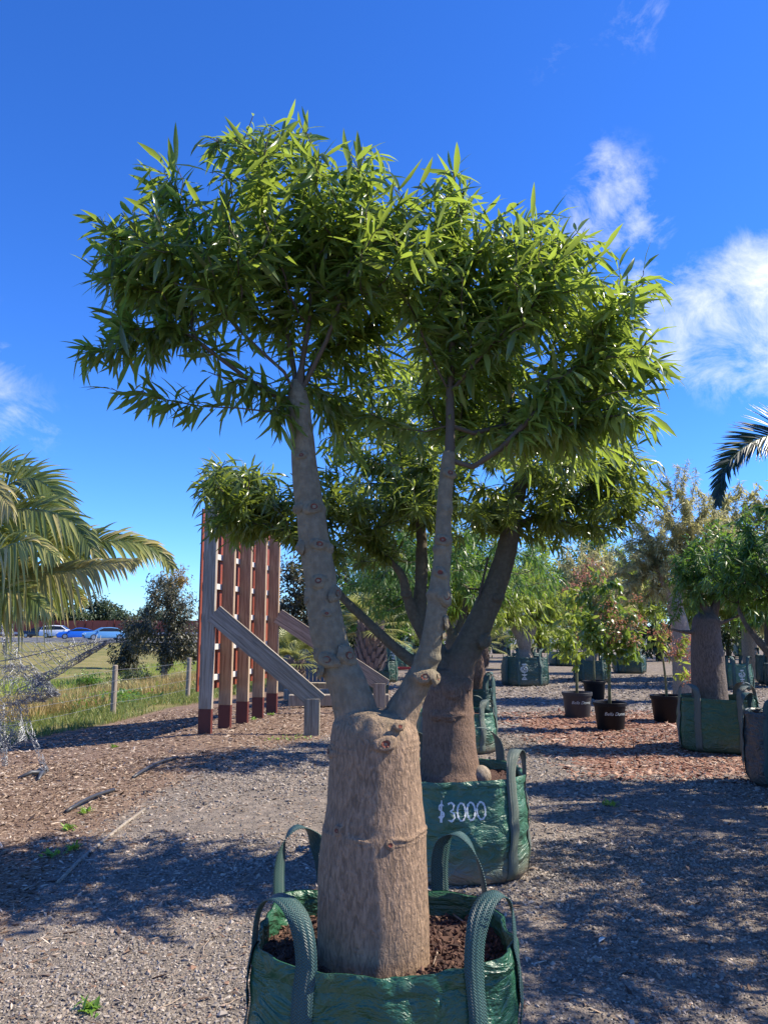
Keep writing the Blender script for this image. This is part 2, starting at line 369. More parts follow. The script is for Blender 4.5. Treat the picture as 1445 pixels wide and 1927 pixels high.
class MB:
    """collects vertices and faces in world coordinates"""
    def __init__(s): s.v = []; s.f = []; s.uv = None
    def add(s, V, Fc):
        b = len(s.v); s.v.extend([tuple(map(float, p)) for p in V]); s.f.extend([tuple(i + b for i in f) for f in Fc]); return s
    def box(s, c, size, rz=0.0, mat=None):
        x, y, z = [d / 2 for d in size]
        P = [(-x, -y, -z), (x, -y, -z), (x, y, -z), (-x, y, -z), (-x, -y, z), (x, -y, z), (x, y, z), (-x, y, z)]
        m = mat if mat is not None else Matrix.Rotation(rz, 3, 'Z')
        V = [tuple(Vector(c) + m @ Vector(p)) for p in P]
        return s.add(V, [(3, 2, 1, 0), (4, 5, 6, 7), (0, 1, 5, 4), (1, 2, 6, 5), (2, 3, 7, 6), (3, 0, 4, 7)])
    def tube(s, pts, rad, n=6, cap=True):
        pts = [np.asarray(p, float) for p in pts]; rad = [rad] * len(pts) if isinstance(rad, (int, float)) else rad
        V = []; up = None; k = len(pts)
        for i, p in enumerate(pts):
            t = pts[min(i + 1, k - 1)] - pts[max(i - 1, 0)]; t = t / (np.linalg.norm(t) + 1e-9)
            if up is None:
                up = np.array([1.0, 0, 0]) if abs(t[0]) < .8 else np.array([0, 1.0, 0])
            up = up - t * (up @ t); up = up / (np.linalg.norm(up) + 1e-9); b = np.cross(t, up)
            for j in range(n):
                a = 2 * math.pi * j / n; V.append(p + rad[i] * (math.cos(a) * up + math.sin(a) * b))
        Fc = [(i * n + j, i * n + (j + 1) % n, (i + 1) * n + (j + 1) % n, (i + 1) * n + j) for i in range(k - 1) for j in range(n)]
        if cap: Fc += [tuple(range(n - 1, -1, -1)), tuple((k - 1) * n + j for j in range(n))]
        return s.add(V, Fc)
    def lathe(s, c, prof, n=32, cap0=True, cap1=False):
        V = []; k = len(prof)
        for r, z in prof:
            for j in range(n):
                a = 2 * math.pi * j / n; V.append((c[0] + r * math.cos(a), c[1] + r * math.sin(a), c[2] + z))
        Fc = [(i * n + j, i * n + (j + 1) % n, (i + 1) * n + (j + 1) % n, (i + 1) * n + j) for i in range(k - 1) for j in range(n)]
        if cap0: Fc.append(tuple(range(n - 1, -1, -1)))
        if cap1: Fc.append(tuple((k - 1) * n + j for j in range(n)))
        return s.add(V, Fc)
    def build(s, name, m, parent=None, smooth=False, bevel=0, loc=None):
        me = bpy.data.meshes.new(name)
        o0 = wpos(parent) if parent is not None else (np.array(loc, float) if loc is not None else np.zeros(3))
        me.from_pydata([tuple(np.array(p) - o0) for p in s.v], [], s.f); me.update()
        if smooth: me.polygons.foreach_set('use_smooth', [True] * len(me.polygons))
        o = mesh_obj(name, me, m, parent)
        if parent is None and loc is not None: o.location = tuple(o0)
        if bevel:
            md = o.modifiers.new('bevel', 'BEVEL'); md.width = bevel; md.segments = 2; md.limit_method = 'ANGLE'
        return o

def smoothstep(a, b, x):
    t = np.clip((np.asarray(x, float) - a) / (b - a), 0, 1); return t * t * (3 - 2 * t)
def rand_rot(rng, n):
    q = rng.normal(size=(n, 4)); q /= np.linalg.norm(q, axis=1)[:, None]; w, x, y, z = q.T
    return np.stack([np.stack([1 - 2 * (y * y + z * z), 2 * (x * y - z * w), 2 * (x * z + y * w)], -1),
                     np.stack([2 * (x * y + z * w), 1 - 2 * (x * x + z * z), 2 * (y * z - x * w)], -1),
                     np.stack([2 * (x * z - y * w), 2 * (y * z + x * w), 1 - 2 * (x * x + y * y)], -1)], 1)

# ---------------------------------------------------------------- ground
F0 = np.array([-6.25, 11.6]); F1 = np.array([-4.35, 20.6]); FD = (F1 - F0) / np.linalg.norm(F1 - F0); FN = np.array([-FD[1], FD[0]])
def fence_s(x, y):                                # signed distance beyond the fence line, positive in the paddock
    return (np.asarray(x) - F0[0]) * FN[0] + (np.asarray(y) - F0[1]) * FN[1]
def H(x, y):
    x = np.asarray(x, float); y = np.asarray(y, float); s = fence_s(x, y)
    z = -.22 * smoothstep(-4.0, 0.0, s) * smoothstep(5.0, 9.0, y)
    z = z - .75 * smoothstep(1.0, 9.0, s) * (1 - smoothstep(12, 34, s)) + .22 * smoothstep(14, 34, s)
    z = z + .012 * (np.sin(x * 1.7 + .5 * y) + np.sin(y * 2.1 - x * .8)) * smoothstep(1.0, 3.0, np.abs(y))
    return z
def hz(x, y): return float(H(x, y))
def mulch_edge(y): return np.interp(y, [0, 4, 5.5, 7.2, 9.3, 10.5, 12.5, 16, 24], [-1.9, -2.0, -2.2, -2.25, -2.0, -1.5, -.3, .2, .2])
def build_ground():
    xs = np.unique(np.concatenate([np.arange(-9, 9, .09), np.arange(-40, 40, 1.0), np.linspace(-600, 600, 61)]))
    ys = np.unique(np.concatenate([np.arange(0, 24, .11), np.arange(-20, 110, 1.2), np.linspace(-120, 1500, 60)]))
    X, Y = np.meshgrid(xs, ys); Z = H(X, Y)
    V = np.stack([X.ravel(), Y.ravel(), Z.ravel()], 1); nx, ny = len(xs), len(ys)
    i = (np.arange(ny - 1)[:, None] * nx + np.arange(nx - 1)[None]).ravel()
    me = np_mesh('ground', V, quads=np.stack([i, i + 1, i + nx + 1, i + nx], 1), smooth=True)
    x, y = V[:, 0], V[:, 1]; s = fence_s(x, y)
    fattr(me, 'grassy', np.maximum(smoothstep(-.9, .5, s), smoothstep(45, 60, y)))
    fattr(me, 'mulch', smoothstep(-.35, .35, mulch_edge(y) - x))
    rm = smoothstep(1.9, 2.6, x) * smoothstep(8.2, 9.2, y) * (1 - smoothstep(13.5, 15, y))
    fattr(me, 'redmulch', rm * .8)
    tag(mesh_obj('ground', me, 'ground'), kind='structure')
build_ground()

OCT_V = np.array([(1, 0, 0), (-1, 0, 0), (0, 1, 0), (0, -1, 0), (0, 0, 1), (0, 0, -1)], float)
OCT_F = np.array([(0, 2, 4), (2, 1, 4), (1, 3, 4), (3, 0, 4), (2, 0, 5), (1, 2, 5), (3, 1, 5), (0, 3, 5)])
def scatter(name, pts, scl, rot, m, label, cat, seed, kind='stuff', jit=.35, parent=None):
    rng = np.random.default_rng(seed); n = len(pts)
    base = OCT_V[None] * (1 + rng.uniform(-jit, jit, (n, 6, 1))) + rng.uniform(-.22, .22, (n, 6, 3))
    V = np.einsum('nij,nkj->nki', rot, base * scl[:, None, :]) + pts[:, None, :]
    T = (OCT_F[None] + 6 * np.arange(n)[:, None, None]).reshape(-1, 3)
    me = np_mesh(name, V.reshape(-1, 3) - (wpos(parent) if parent is not None else 0), tris=T); fattr(me, 'leafrnd', np.repeat(rng.random(n), 6))
    o = mesh_obj(name, me, m, parent)
    return tag(o, label, cat, kind=kind)
def view_points(rng, n, y0, y1, margin=1.12, power=1.0):
    u = rng.random(n); y = np.sqrt(y0 ** 2 + u * (y1 ** 2 - y0 ** 2)); x = (rng.random(n) - .5) * y * margin
    return x, y
def yaw_flat(rng, n, tilt):
    a = rng.uniform(0, 2 * np.pi, n); t = rng.normal(0, tilt, n); r = rng.normal(0, tilt, n)
    ca, sa, z, o = np.cos(a), np.sin(a), np.zeros(n), np.ones(n)
    Rz = np.stack([np.stack([ca, -sa, z], -1), np.stack([sa, ca, z], -1), np.stack([z, z, o], -1)], 1)
    Rx = np.stack([np.stack([o, z, z], -1), np.stack([z, np.cos(t), -np.sin(t)], -1), np.stack([z, np.sin(t), np.cos(t)], -1)], 1)
    Ry = np.stack([np.stack([np.cos(r), z, np.sin(r)], -1), np.stack([z, o, z], -1), np.stack([-np.sin(r), z, np.cos(r)], -1)], 1)
    return Rz @ Rx @ Ry
def build_gravel():
    rng = np.random.default_rng(11)
    x1, y1 = view_points(rng, 125000, 2.0, 6.2); x2, y2 = view_points(rng, 75000, 6.2, 12.5)
    x = np.concatenate([x1, x2]); y = np.concatenate([y1, y2])
    m = mulch_edge(y) - x + rng.normal(0, .28, len(x))
    rmk = (x > 2.2) & (y > 8.6)
    patch = np.array([mnoise.noise(Vector((a * .9, b * .55, 7.7))) + .5 * mnoise.noise(Vector((a * 2.6, b * 2.2, 1.7))) for a, b in zip(x, y)])
    k = (m < 0) & (~rmk | (rng.random(len(x)) < .3)) & (rng.random(len(x)) < np.clip(.85 + 1.1 * patch, .28, 1)); x, y = x[k], y[k]
    far = smoothstep(4, 9, y)
    sz = rng.gamma(3.0, .0015, len(x)) + .0018; sz = sz * (1 + .75 * far)
    scl = np.stack([sz * rng.uniform(.8, 1.5, len(x)), sz * rng.uniform(.7, 1.1, len(x)), sz * rng.uniform(.45, .85, len(x))], 1)
    scatter('gravel', np.stack([x, y, H(x, y) + sz * .22], 1), scl, yaw_flat(rng, len(x), .35), 'pebble', 'loose crushed grey gravel over the nursery yard', 'gravel', 3)
    x, y = view_points(rng, 34000, 12.0, 26.0); k = (mulch_edge(y) - x + rng.normal(0, .3, len(x)) < 0) & ~((x > 2.2) & (y < 14.5)); x, y = x[k], y[k]; n = len(x); sz = rng.gamma(4, .0045, n) + .006
    scatter('coarse_gravel', np.stack([x, y, H(x, y) + sz * .15], 1), np.stack([sz * 1.3, sz, sz * .45], 1), yaw_flat(rng, n, .3), 'pebble', 'coarse grey gravel between the back rows of bags', 'gravel', 6)
    # chips of bark and wood on the left and under the pots
    x1, y1 = view_points(rng, 52000, 3.3, 10); x2, y2 = view_points(rng, 34000, 10, 17)
    x = np.concatenate([x1, x2]); y = np.concatenate([y1, y2])
    m = mulch_edge(y) - x + rng.normal(0, .3, len(x)); s = fence_s(x, y)
    k = ((m > 0) | (rng.random(len(x)) < .045)) & (s < -.5) & ~((x > 2.0) & (y > 8.4)); x, y = x[k], y[k]; n = len(x)
    sz = rng.gamma(4, .0032, n) + .004; sz = sz * (1 + .5 * smoothstep(6, 13, y))
    scl = np.stack([sz * rng.uniform(.9, 1.9, n), sz * rng.uniform(.25, .5, n), sz * rng.uniform(.1, .25, n)], 1)
    scatter('wood_chips', np.stack([x, y, H(x, y) + .003], 1), scl, yaw_flat(rng, n, .3), 'chip', 'brown wood chip mulch between the gravel and the wire fence', 'mulch', 4)
    n = 16000; x = rng.uniform(1.9, 7.5, n); y = rng.uniform(8.2, 15.0, n)
    k = (np.abs(x) < y * .56) & (x > 2.1 + rng.normal(0, .35, n)); x, y = x[k], y[k]; n = len(x)
    sz = rng.gamma(4, .005, n) + .008
    scl = np.stack([sz * rng.uniform(.9, 1.7, n), sz * rng.uniform(.35, .7, n), sz * rng.uniform(.1, .25, n)], 1)
    scatter('bark_mulch', np.stack([x, y, H(x, y) + .004], 1), scl, yaw_flat(rng, n, .3), 'chip_red', 'reddish bark mulch scattered round the black pots', 'mulch', 5)
build_gravel()

# ---------------------------------------------------------------- leaves and branching
LEAF_S = np.array([0, .25, .25, .25, .55, .55, .55, .82, .82, .82, 1.0])
LEAF_W = np.array([0, -.8, 0, .8, -1, 0, 1, -.55, 0, .55, 0])
LEAF_T = np.array([(0, 2, 1), (0, 3, 2), (7, 8, 10), (8, 9, 10)])
LEAF_Q = np.array([(1, 2, 5, 4), (2, 3, 6, 5), (4, 5, 8, 7), (5, 6, 9, 8)])
SMALL_S = np.array([0, .42, .42, 1.0]); SMALL_W = np.array([0, -1, 1, 0]); SMALL_T = np.array([(0, 2, 1), (1, 2, 3)])
def unit(a): return a / (np.linalg.norm(a, axis=-1, keepdims=True) + 1e-9)
def leaf_mesh(name, pos, T, Nn, L, W, curl, rnd, small=False, fold=.35, twist=None, seed=0):
    n = len(pos); T = unit(T); B = unit(np.cross(Nn, T)); Nn = np.cross(T, B)
    S, Wd = (SMALL_S, SMALL_W) if small else (LEAF_S, LEAF_W); k = len(S)
    P = pos[:, None] + (L[:, None] * S[None] * (1 - .18 * np.abs(curl)[:, None] * S[None]))[..., None] * T[:, None] + (W[:, None] * Wd[None])[..., None] * B[:, None]
    P = P + ((-curl * L)[:, None] * (S ** 2)[None] + fold * W[:, None] * np.abs(Wd)[None])[..., None] * Nn[:, None]
    if twist is not None:
        P = P + (twist[:, None] * L[:, None] * (S ** 2)[None])[..., None] * B[:, None]
    o = np.arange(n)[:, None, None] * k
    if small: tr, qd = (SMALL_T[None] + o).reshape(-1, 3), None
    else: tr, qd = (LEAF_T[None] + o).reshape(-1, 3), (LEAF_Q[None] + o).reshape(-1, 4)
    me = np_mesh(name, P.reshape(-1, 3), tris=tr, quads=qd, smooth=True); fattr(me, 'leafrnd', np.repeat(rnd, k)); return me

class Skel:
    def __init__(s): s.p = []; s.par = []; s.pl = []; s.att = []; s.r0 = []
    def node(s, p, par, att=True, r=None):
        p = np.asarray(p, float); s.p.append(p); s.par.append(par); s.att.append(att); s.r0.append(r)
        s.pl.append(0.0 if par < 0 else s.pl[par] + np.linalg.norm(p - s.p[par])); return len(s.p) - 1
    def line(s, pts, par=-1, att=True, r=None):
        ids = []
        for i, p in enumerate(pts):
            par = s.node(p, par, att if isinstance(att, bool) else att[i], None if r is None else r[i]); ids.append(par)
        return ids
def grow(sk, targets, rng, bf=.35, step=.07, sag=.10, jit=.006, up=.0, maxang=None):
    P = np.zeros((len(sk.p) + len(targets) * 40, 3)); C = np.zeros(len(P)); n = len(sk.p)
    P[:n] = np.array(sk.p); C[:n] = np.array(sk.pl); ok = np.zeros(len(P), bool); ok[:n] = sk.att
    A = P[:n][ok[:n]]
    order = np.argsort([np.min(np.linalg.norm(A - t, axis=1)) for t in targets]); tips = []
    for k in order:
        t = targets[k]; d = np.linalg.norm(P[:n] - t, axis=1); c = d + bf * C[:n]; c[~ok[:n]] = 1e9
        j = int(np.argmin(c)); a = P[j].copy(); dist = d[j]; m = max(2, int(math.ceil(dist / step))); par = j
        side = rng.normal(size=3); ax = (t - a) / (dist + 1e-9); side -= ax * (side @ ax); side /= (np.linalg.norm(side) + 1e-9)
        bow = rng.uniform(-.5, .5) * sag * dist
        for i in range(1, m + 1):
            f = i / m; q = a + (t - a) * f; w = 4 * f * (1 - f)
            q = q + np.array([0, 0, -sag * dist * .55 * w]) + side * bow * w + (rng.normal(0, jit, 3) if i < m else 0)
            par = sk.node(q, par); P[n] = q; C[n] = sk.pl[par]; ok[n] = True; n += 1
            if n >= len(P) - 2: return tips
        tips.append(par)
    return tips
def radii(sk, rtip=.0016, power=2.3, rmax=1.0):
    n = len(sk.p); kids = [0] * n; cnt = np.zeros(n)
    for i in range(n):
        if sk.par[i] >= 0: kids[sk.par[i]] += 1
    for i in range(n - 1, -1, -1):
        if kids[i] == 0: cnt[i] = 1
        if sk.par[i] >= 0: cnt[sk.par[i]] += cnt[i]
    r = np.minimum(rtip * np.maximum(cnt, 1) ** (1 / power), rmax)
    for i in range(n):
        if sk.r0[i] is not None: r[i] = sk.r0[i]
    for i in range(n):
        if sk.par[i] >= 0: r[i] = min(r[i], r[sk.par[i]])
    return r, cnt
def branch_mesh(sk, r, cnt, mb, skip=None):
    n = len(sk.p); ch = [[] for _ in range(n)]
    for i in range(n):
        if sk.par[i] >= 0: ch[sk.par[i]].append(i)
    starts = [(-1, i) for i in range(n) if sk.par[i] < 0]
    while starts:
        a, i = starts.pop(); path = [a] if a >= 0 else []; cur = i
        while True:
            path.append(cur)
            if not ch[cur]: break
            best = max(ch[cur], key=lambda k: cnt[k])
            starts.extend((cur, k) for k in ch[cur] if k != best); cur = best
        if len(path) < 2: continue
        rr = [r[k] for k in path]
        if a >= 0: rr[0] = rr[1]
        if skip is not None and all(skip[k] for k in path): continue
        mb.tube([sk.p[k] for k in path], rr, 7 if max(rr) > .012 else (5 if max(rr) > .005 else 4), cap=False)
def tip_leaves(sk, tips, rng, per=14, span=.16, L=(.075, .12), W=.0085, droop=.35, spread=.85, lift=0.0, curl=(.05, .35), nvar=.75):
    pos = []; T = []; Nn = []
    for tp in tips:
        chain = [sk.p[tp]]; i = tp; acc = 0
        while sk.par[i] >= 0 and acc < span:
            j = sk.par[i]; acc += np.linalg.norm(sk.p[j] - sk.p[i]); chain.append(sk.p[j]); i = j
        chain = np.array(chain); seg = np.linalg.norm(np.diff(chain, axis=0), axis=1); cum = np.concatenate([[0], np.cumsum(seg)])
        d0 = unit(chain[0] - chain[min(2, len(chain) - 1)]); k = max(3, int(per * rng.uniform(.6, 1.35))); ph = rng.uniform(0, 6.28)
        q = np.arange(k); s = cum[-1] * (q / k) * .98
        p = np.stack([np.interp(s, cum, chain[:, a]) for a in range(3)], 1)
        a0 = unit(np.cross(d0, [.31, .2, .93])); b0 = np.cross(d0, a0); an = ph + q * 2.4
        rad = np.cos(an)[:, None] * a0 + np.sin(an)[:, None] * b0; f = np.where(q < 2, .25, 1.0) * rng.uniform(.6, 1.2, k) * spread
        t = rng.uniform(.35, .9, k)[:, None] * d0 + rad * f[:, None]; t[:, 2] += -droop * rng.uniform(.2, 1.6, k) + lift
        nn = rad * .2 + np.stack([rng.normal(0, nvar, k), rng.normal(0, nvar, k), np.ones(k)], 1)
        pos.append(p); T.append(t); Nn.append(nn)
    pos = np.concatenate(pos); T = unit(np.concatenate(T)); Nn = np.concatenate(Nn); n = len(pos)
    Nn = Nn + T * rng.normal(0, .05, (n, 1)); bad = np.linalg.norm(np.cross(Nn, T), axis=1) < .15; Nn[bad] += np.array([.8, .3, 0])
    Ls = rng.uniform(L[0], L[1], n); Ws = W * rng.uniform(.75, 1.25, n) * Ls / np.mean(L); cu = rng.uniform(curl[0], curl[1], n)
    return pos, T, unit(Nn), Ls, Ws, cu
def lobe_targets(rng, lobes, fn=None):
    out = []
    for (c, rad, n) in lobes:
        d = unit(rng.normal(size=(n, 3))); r = rng.random(n) ** (1 / 2.4); out.append(np.asarray(c) + d * r[:, None] * np.asarray(rad))
    return np.concatenate(out)
def odepth(p): return p[1] * CP + (p[2] - CAMZ) * SP          # distance along the lens axis
def px_lobe(px, py, Y, rx, ry, rd, n):
    p = at(px, py, Y); s = odepth(p) / F_PX; return (p, (rx * s, rd, ry * s), n)

def lofted(stations, n=40):
    """closed lofted solid along centre points with radii"""
    mb = MB(); pts = [p for p, r in stations]; rad = [r for p, r in stations]; mb.tube(pts, rad, n, True); return mb
def remesh_solid(parts, voxel, smooth_it=6):
    mb = MB()
    for p in parts: mb.add(p.v, p.f)
    me = bpy.data.meshes.new('tmp'); me.from_pydata(mb.v, [], mb.f); o = bpy.data.objects.new('tmp', me); COL.objects.link(o)
    md = o.modifiers.new('r', 'REMESH'); md.mode = 'VOXEL'; md.voxel_size = voxel
    sm = o.modifiers.new('s', 'SMOOTH'); sm.factor = .5; sm.iterations = smooth_it
    dg = bpy.context.evaluated_depsgraph_get(); ev = o.evaluated_get(dg); me2 = bpy.data.meshes.new_from_object(ev)
    bpy.data.objects.remove(o); bpy.data.meshes.remove(me)
    return me2
def densify(stations, k=4):
    P = np.array([s[0] for s in stations]); r = np.array([s[1] for s in stations]); t = np.arange(len(P)); tt = np.linspace(0, len(P) - 1, (len(P) - 1) * k + 1)
    out = []
    for q in tt:                                   # Catmull-Rom
        i = min(int(q), len(P) - 2); f = q - i
        p0, p1, p2, p3 = P[max(i - 1, 0)], P[i], P[i + 1], P[min(i + 2, len(P) - 1)]
        c = .5 * ((2 * p1) + (-p0 + p2) * f + (2 * p0 - 5 * p1 + 4 * p2 - p3) * f * f + (-p0 + 3 * p1 - 3 * p2 + p3) * f ** 3)
        g = f * f * (3 - 2 * f); out.append((c, r[i] * (1 - g) + r[i + 1] * g))
    return out
def ball(c, r, n=10, sq=(1, 1, 1)):
    mb = MB(); V = []; k = n
    for i in range(k + 1):
        a = math.pi * i / k
        for j in range(2 * k):
            b = math.pi * j / k; V.append((c[0] + sq[0] * r * math.sin(a) * math.cos(b), c[1] + sq[1] * r * math.sin(a) * math.sin(b), c[2] + sq[2] * r * math.cos(a)))
    Fc = [(i * 2 * k + j, (i + 1) * 2 * k + j, (i + 1) * 2 * k + (j + 1) % (2 * k), i * 2 * k + (j + 1) % (2 * k)) for i in range(k) for j in range(2 * k)]
    return mb.add(V, Fc)
def scar(parent, p, nrm, r, seed, mat_rim='scar_rim'):
    """pruned branch scar: a raised rim round a sunken red-brown core"""
    rng = random.Random(seed); nrm = np.asarray(nrm, float); nrm = nrm / np.linalg.norm(nrm)
    a = np.cross(nrm, [0, 0, 1.0]); a /= np.linalg.norm(a) + 1e-9; b = np.cross(nrm, a); n = 14
    prof = [(2.1, -.75), (1.7, -.28), (1.4, -.06), (1.2, -.10), (1.0, .04), (.78, .0), (.55, -.22)]
    V = []
    for q, (pr, ph) in enumerate(prof):
        for j in range(n):
            t = 6.2832 * j / n; w = 1 + .16 * math.sin(2 * t + seed) + .08 * math.sin(3 * t + 2 * seed) + rng.uniform(-.09, .09)
            V.append(p + r * (pr * w * (a * math.cos(t) + .82 * b * math.sin(t)) + ph * nrm))
    Fc = [(i * n + j, i * n + (j + 1) % n, (i + 1) * n + (j + 1) % n, (i + 1) * n + j) for i in range(len(prof) - 1) for j in range(n)]
    rim = MB().add(V, Fc).build('branch_scar', mat_rim, parent, smooth=True)
    return rim
def scar_core(parent, p, nrm, r, seed):
    rng = random.Random(seed); nrm = np.asarray(nrm, float); nrm = nrm / np.linalg.norm(nrm)
    a = np.cross(nrm, [0, 0, 1.0]); a /= np.linalg.norm(a) + 1e-9; b = np.cross(nrm, a); n = 12; V = [p + nrm * r * -.22]
    for j in range(n):
        t = 6.2832 * j / n; V.append(p + r * .66 * (a * math.cos(t) + .82 * b * math.sin(t)) + nrm * r * rng.uniform(-.08, .12))
    MB().add(V, [(0, 1 + j, 1 + (j + 1) % n) for j in range(n)]).build('scar_core', 'scar_red', parent)

# ---------------------------------------------------------------- grow bags
class Bag:
    def __init__(s, cx, cy, a, b, h, rot=0.0, ex=3.4, seed=0, z0=None, wr=1.0, sagf=.02, flare=.0):
        s.c = np.array([cx, cy, hz(cx, cy) if z0 is None else z0]); s.a, s.b, s.h, s.rot, s.ex, s.seed, s.wr, s.sagf, s.flare = a, b, h, rot, ex, seed, wr, sagf, flare
        s.off = Vector((seed * 7.13, seed * 3.7, 0))
    def pt(s, th, t, off=0.0):
        ct, st = math.cos(th), math.sin(th)
        r = 1.0 / ((abs(ct) / s.a) ** s.ex + (abs(st) / s.b) ** s.ex) ** (1 / s.ex)
        pr = .87 + .12 * math.sqrt(max(0, 1 - (1 - min(t / .12, 1)) ** 2)) + .055 * math.sin(math.pi * min(1, t * 1.02)) - .02 * t + s.flare * t
        q = Vector((ct * 1.6, st * 1.6, t * 2.2)) + s.off
        w = mnoise.noise(q * 1.3) * .018 + mnoise.noise(q * 3.1) * .010
        w += (mnoise.noise(Vector((ct * 9, st * 9, t * 1.5)) + s.off) * .014) * max(0, (t - .72) / .28)
        w += .010 * (mnoise.noise(Vector((ct * 3, st * 3, t * 11)) + s.off)) * max(0.0, 1 - abs(2 * t - 1)) ** .5
        rr = r * pr + w * s.wr + off
        zr = s.h * (1 + s.sagf * 2.2 * mnoise.noise(Vector((ct * 1.1, st * 1.1, 3.3)) + s.off) + s.sagf * 1.0 * (abs(ct * st) * 2 - .6))
        x, y = rr * ct, rr * st; c, q2 = math.cos(s.rot), math.sin(s.rot)
        return np.array([s.c[0] + x * c - y * q2, s.c[1] + x * q2 + y * c, s.c[2] + t * zr])
    def nrm(s, th, t):
        d1 = s.pt(th + .03, t) - s.pt(th - .03, t); d2 = np.array([0, 0, 1.0]); n = np.cross(d1, d2); return n / np.linalg.norm(n)
    def theta(s, x, y):
        """angle on the bag for a direction given in world xy from its centre"""
        c, q = math.cos(-s.rot), math.sin(-s.rot); return math.atan2(x * q + y * c, x * c - y * q)

def ribbon(path, normals, width, thick):
    V = []; uv = []; k = len(path); P = np.array(path); cum = np.concatenate([[0], np.cumsum(np.linalg.norm(np.diff(P, axis=0), axis=1))])
    w = [width] * k if isinstance(width, (int, float)) else width
    for i in range(k):
        t = P[min(i + 1, k - 1)] - P[max(i - 1, 0)]; t = t / (np.linalg.norm(t) + 1e-9); n = np.array(normals[i]); n = n - t * (n @ t); n /= np.linalg.norm(n) + 1e-9
        b = np.cross(t, n); h = w[i] / 2
        for u, e in ((-1, thick), (0, thick * 1.15), (1, thick), (1, 0), (0, 0), (-1, 0)): V.append(P[i] + b * h * u + n * e); uv.append(((u + 1) / 2, cum[i]))
    Fc = [(i * 6 + j, (i + 1) * 6 + j, (i + 1) * 6 + (j + 1) % 6, i * 6 + (j + 1) % 6) for i in range(k - 1) for j in range(6)]
    Fc += [(0, 1, 2, 3, 4, 5), tuple((k - 1) * 6 + j for j in range(5, -1, -1))]
    return V, Fc, uv
def build_ribbon(name, path, normals, width, thick, m, parent):
    V, Fc, uv = ribbon(path, normals, width, thick); o0 = wpos(parent)
    me = bpy.data.meshes.new(name); me.from_pydata([tuple(np.array(p) - o0) for p in V], [], Fc); me.update()
    l = me.uv_layers.new(name='UVMap')
    for lp in me.loops: l.data[lp.index].uv = uv[lp.vertex_index]
    me.polygons.foreach_set('use_smooth', [True] * len(me.polygons))
    return mesh_obj(name, me, m, parent)

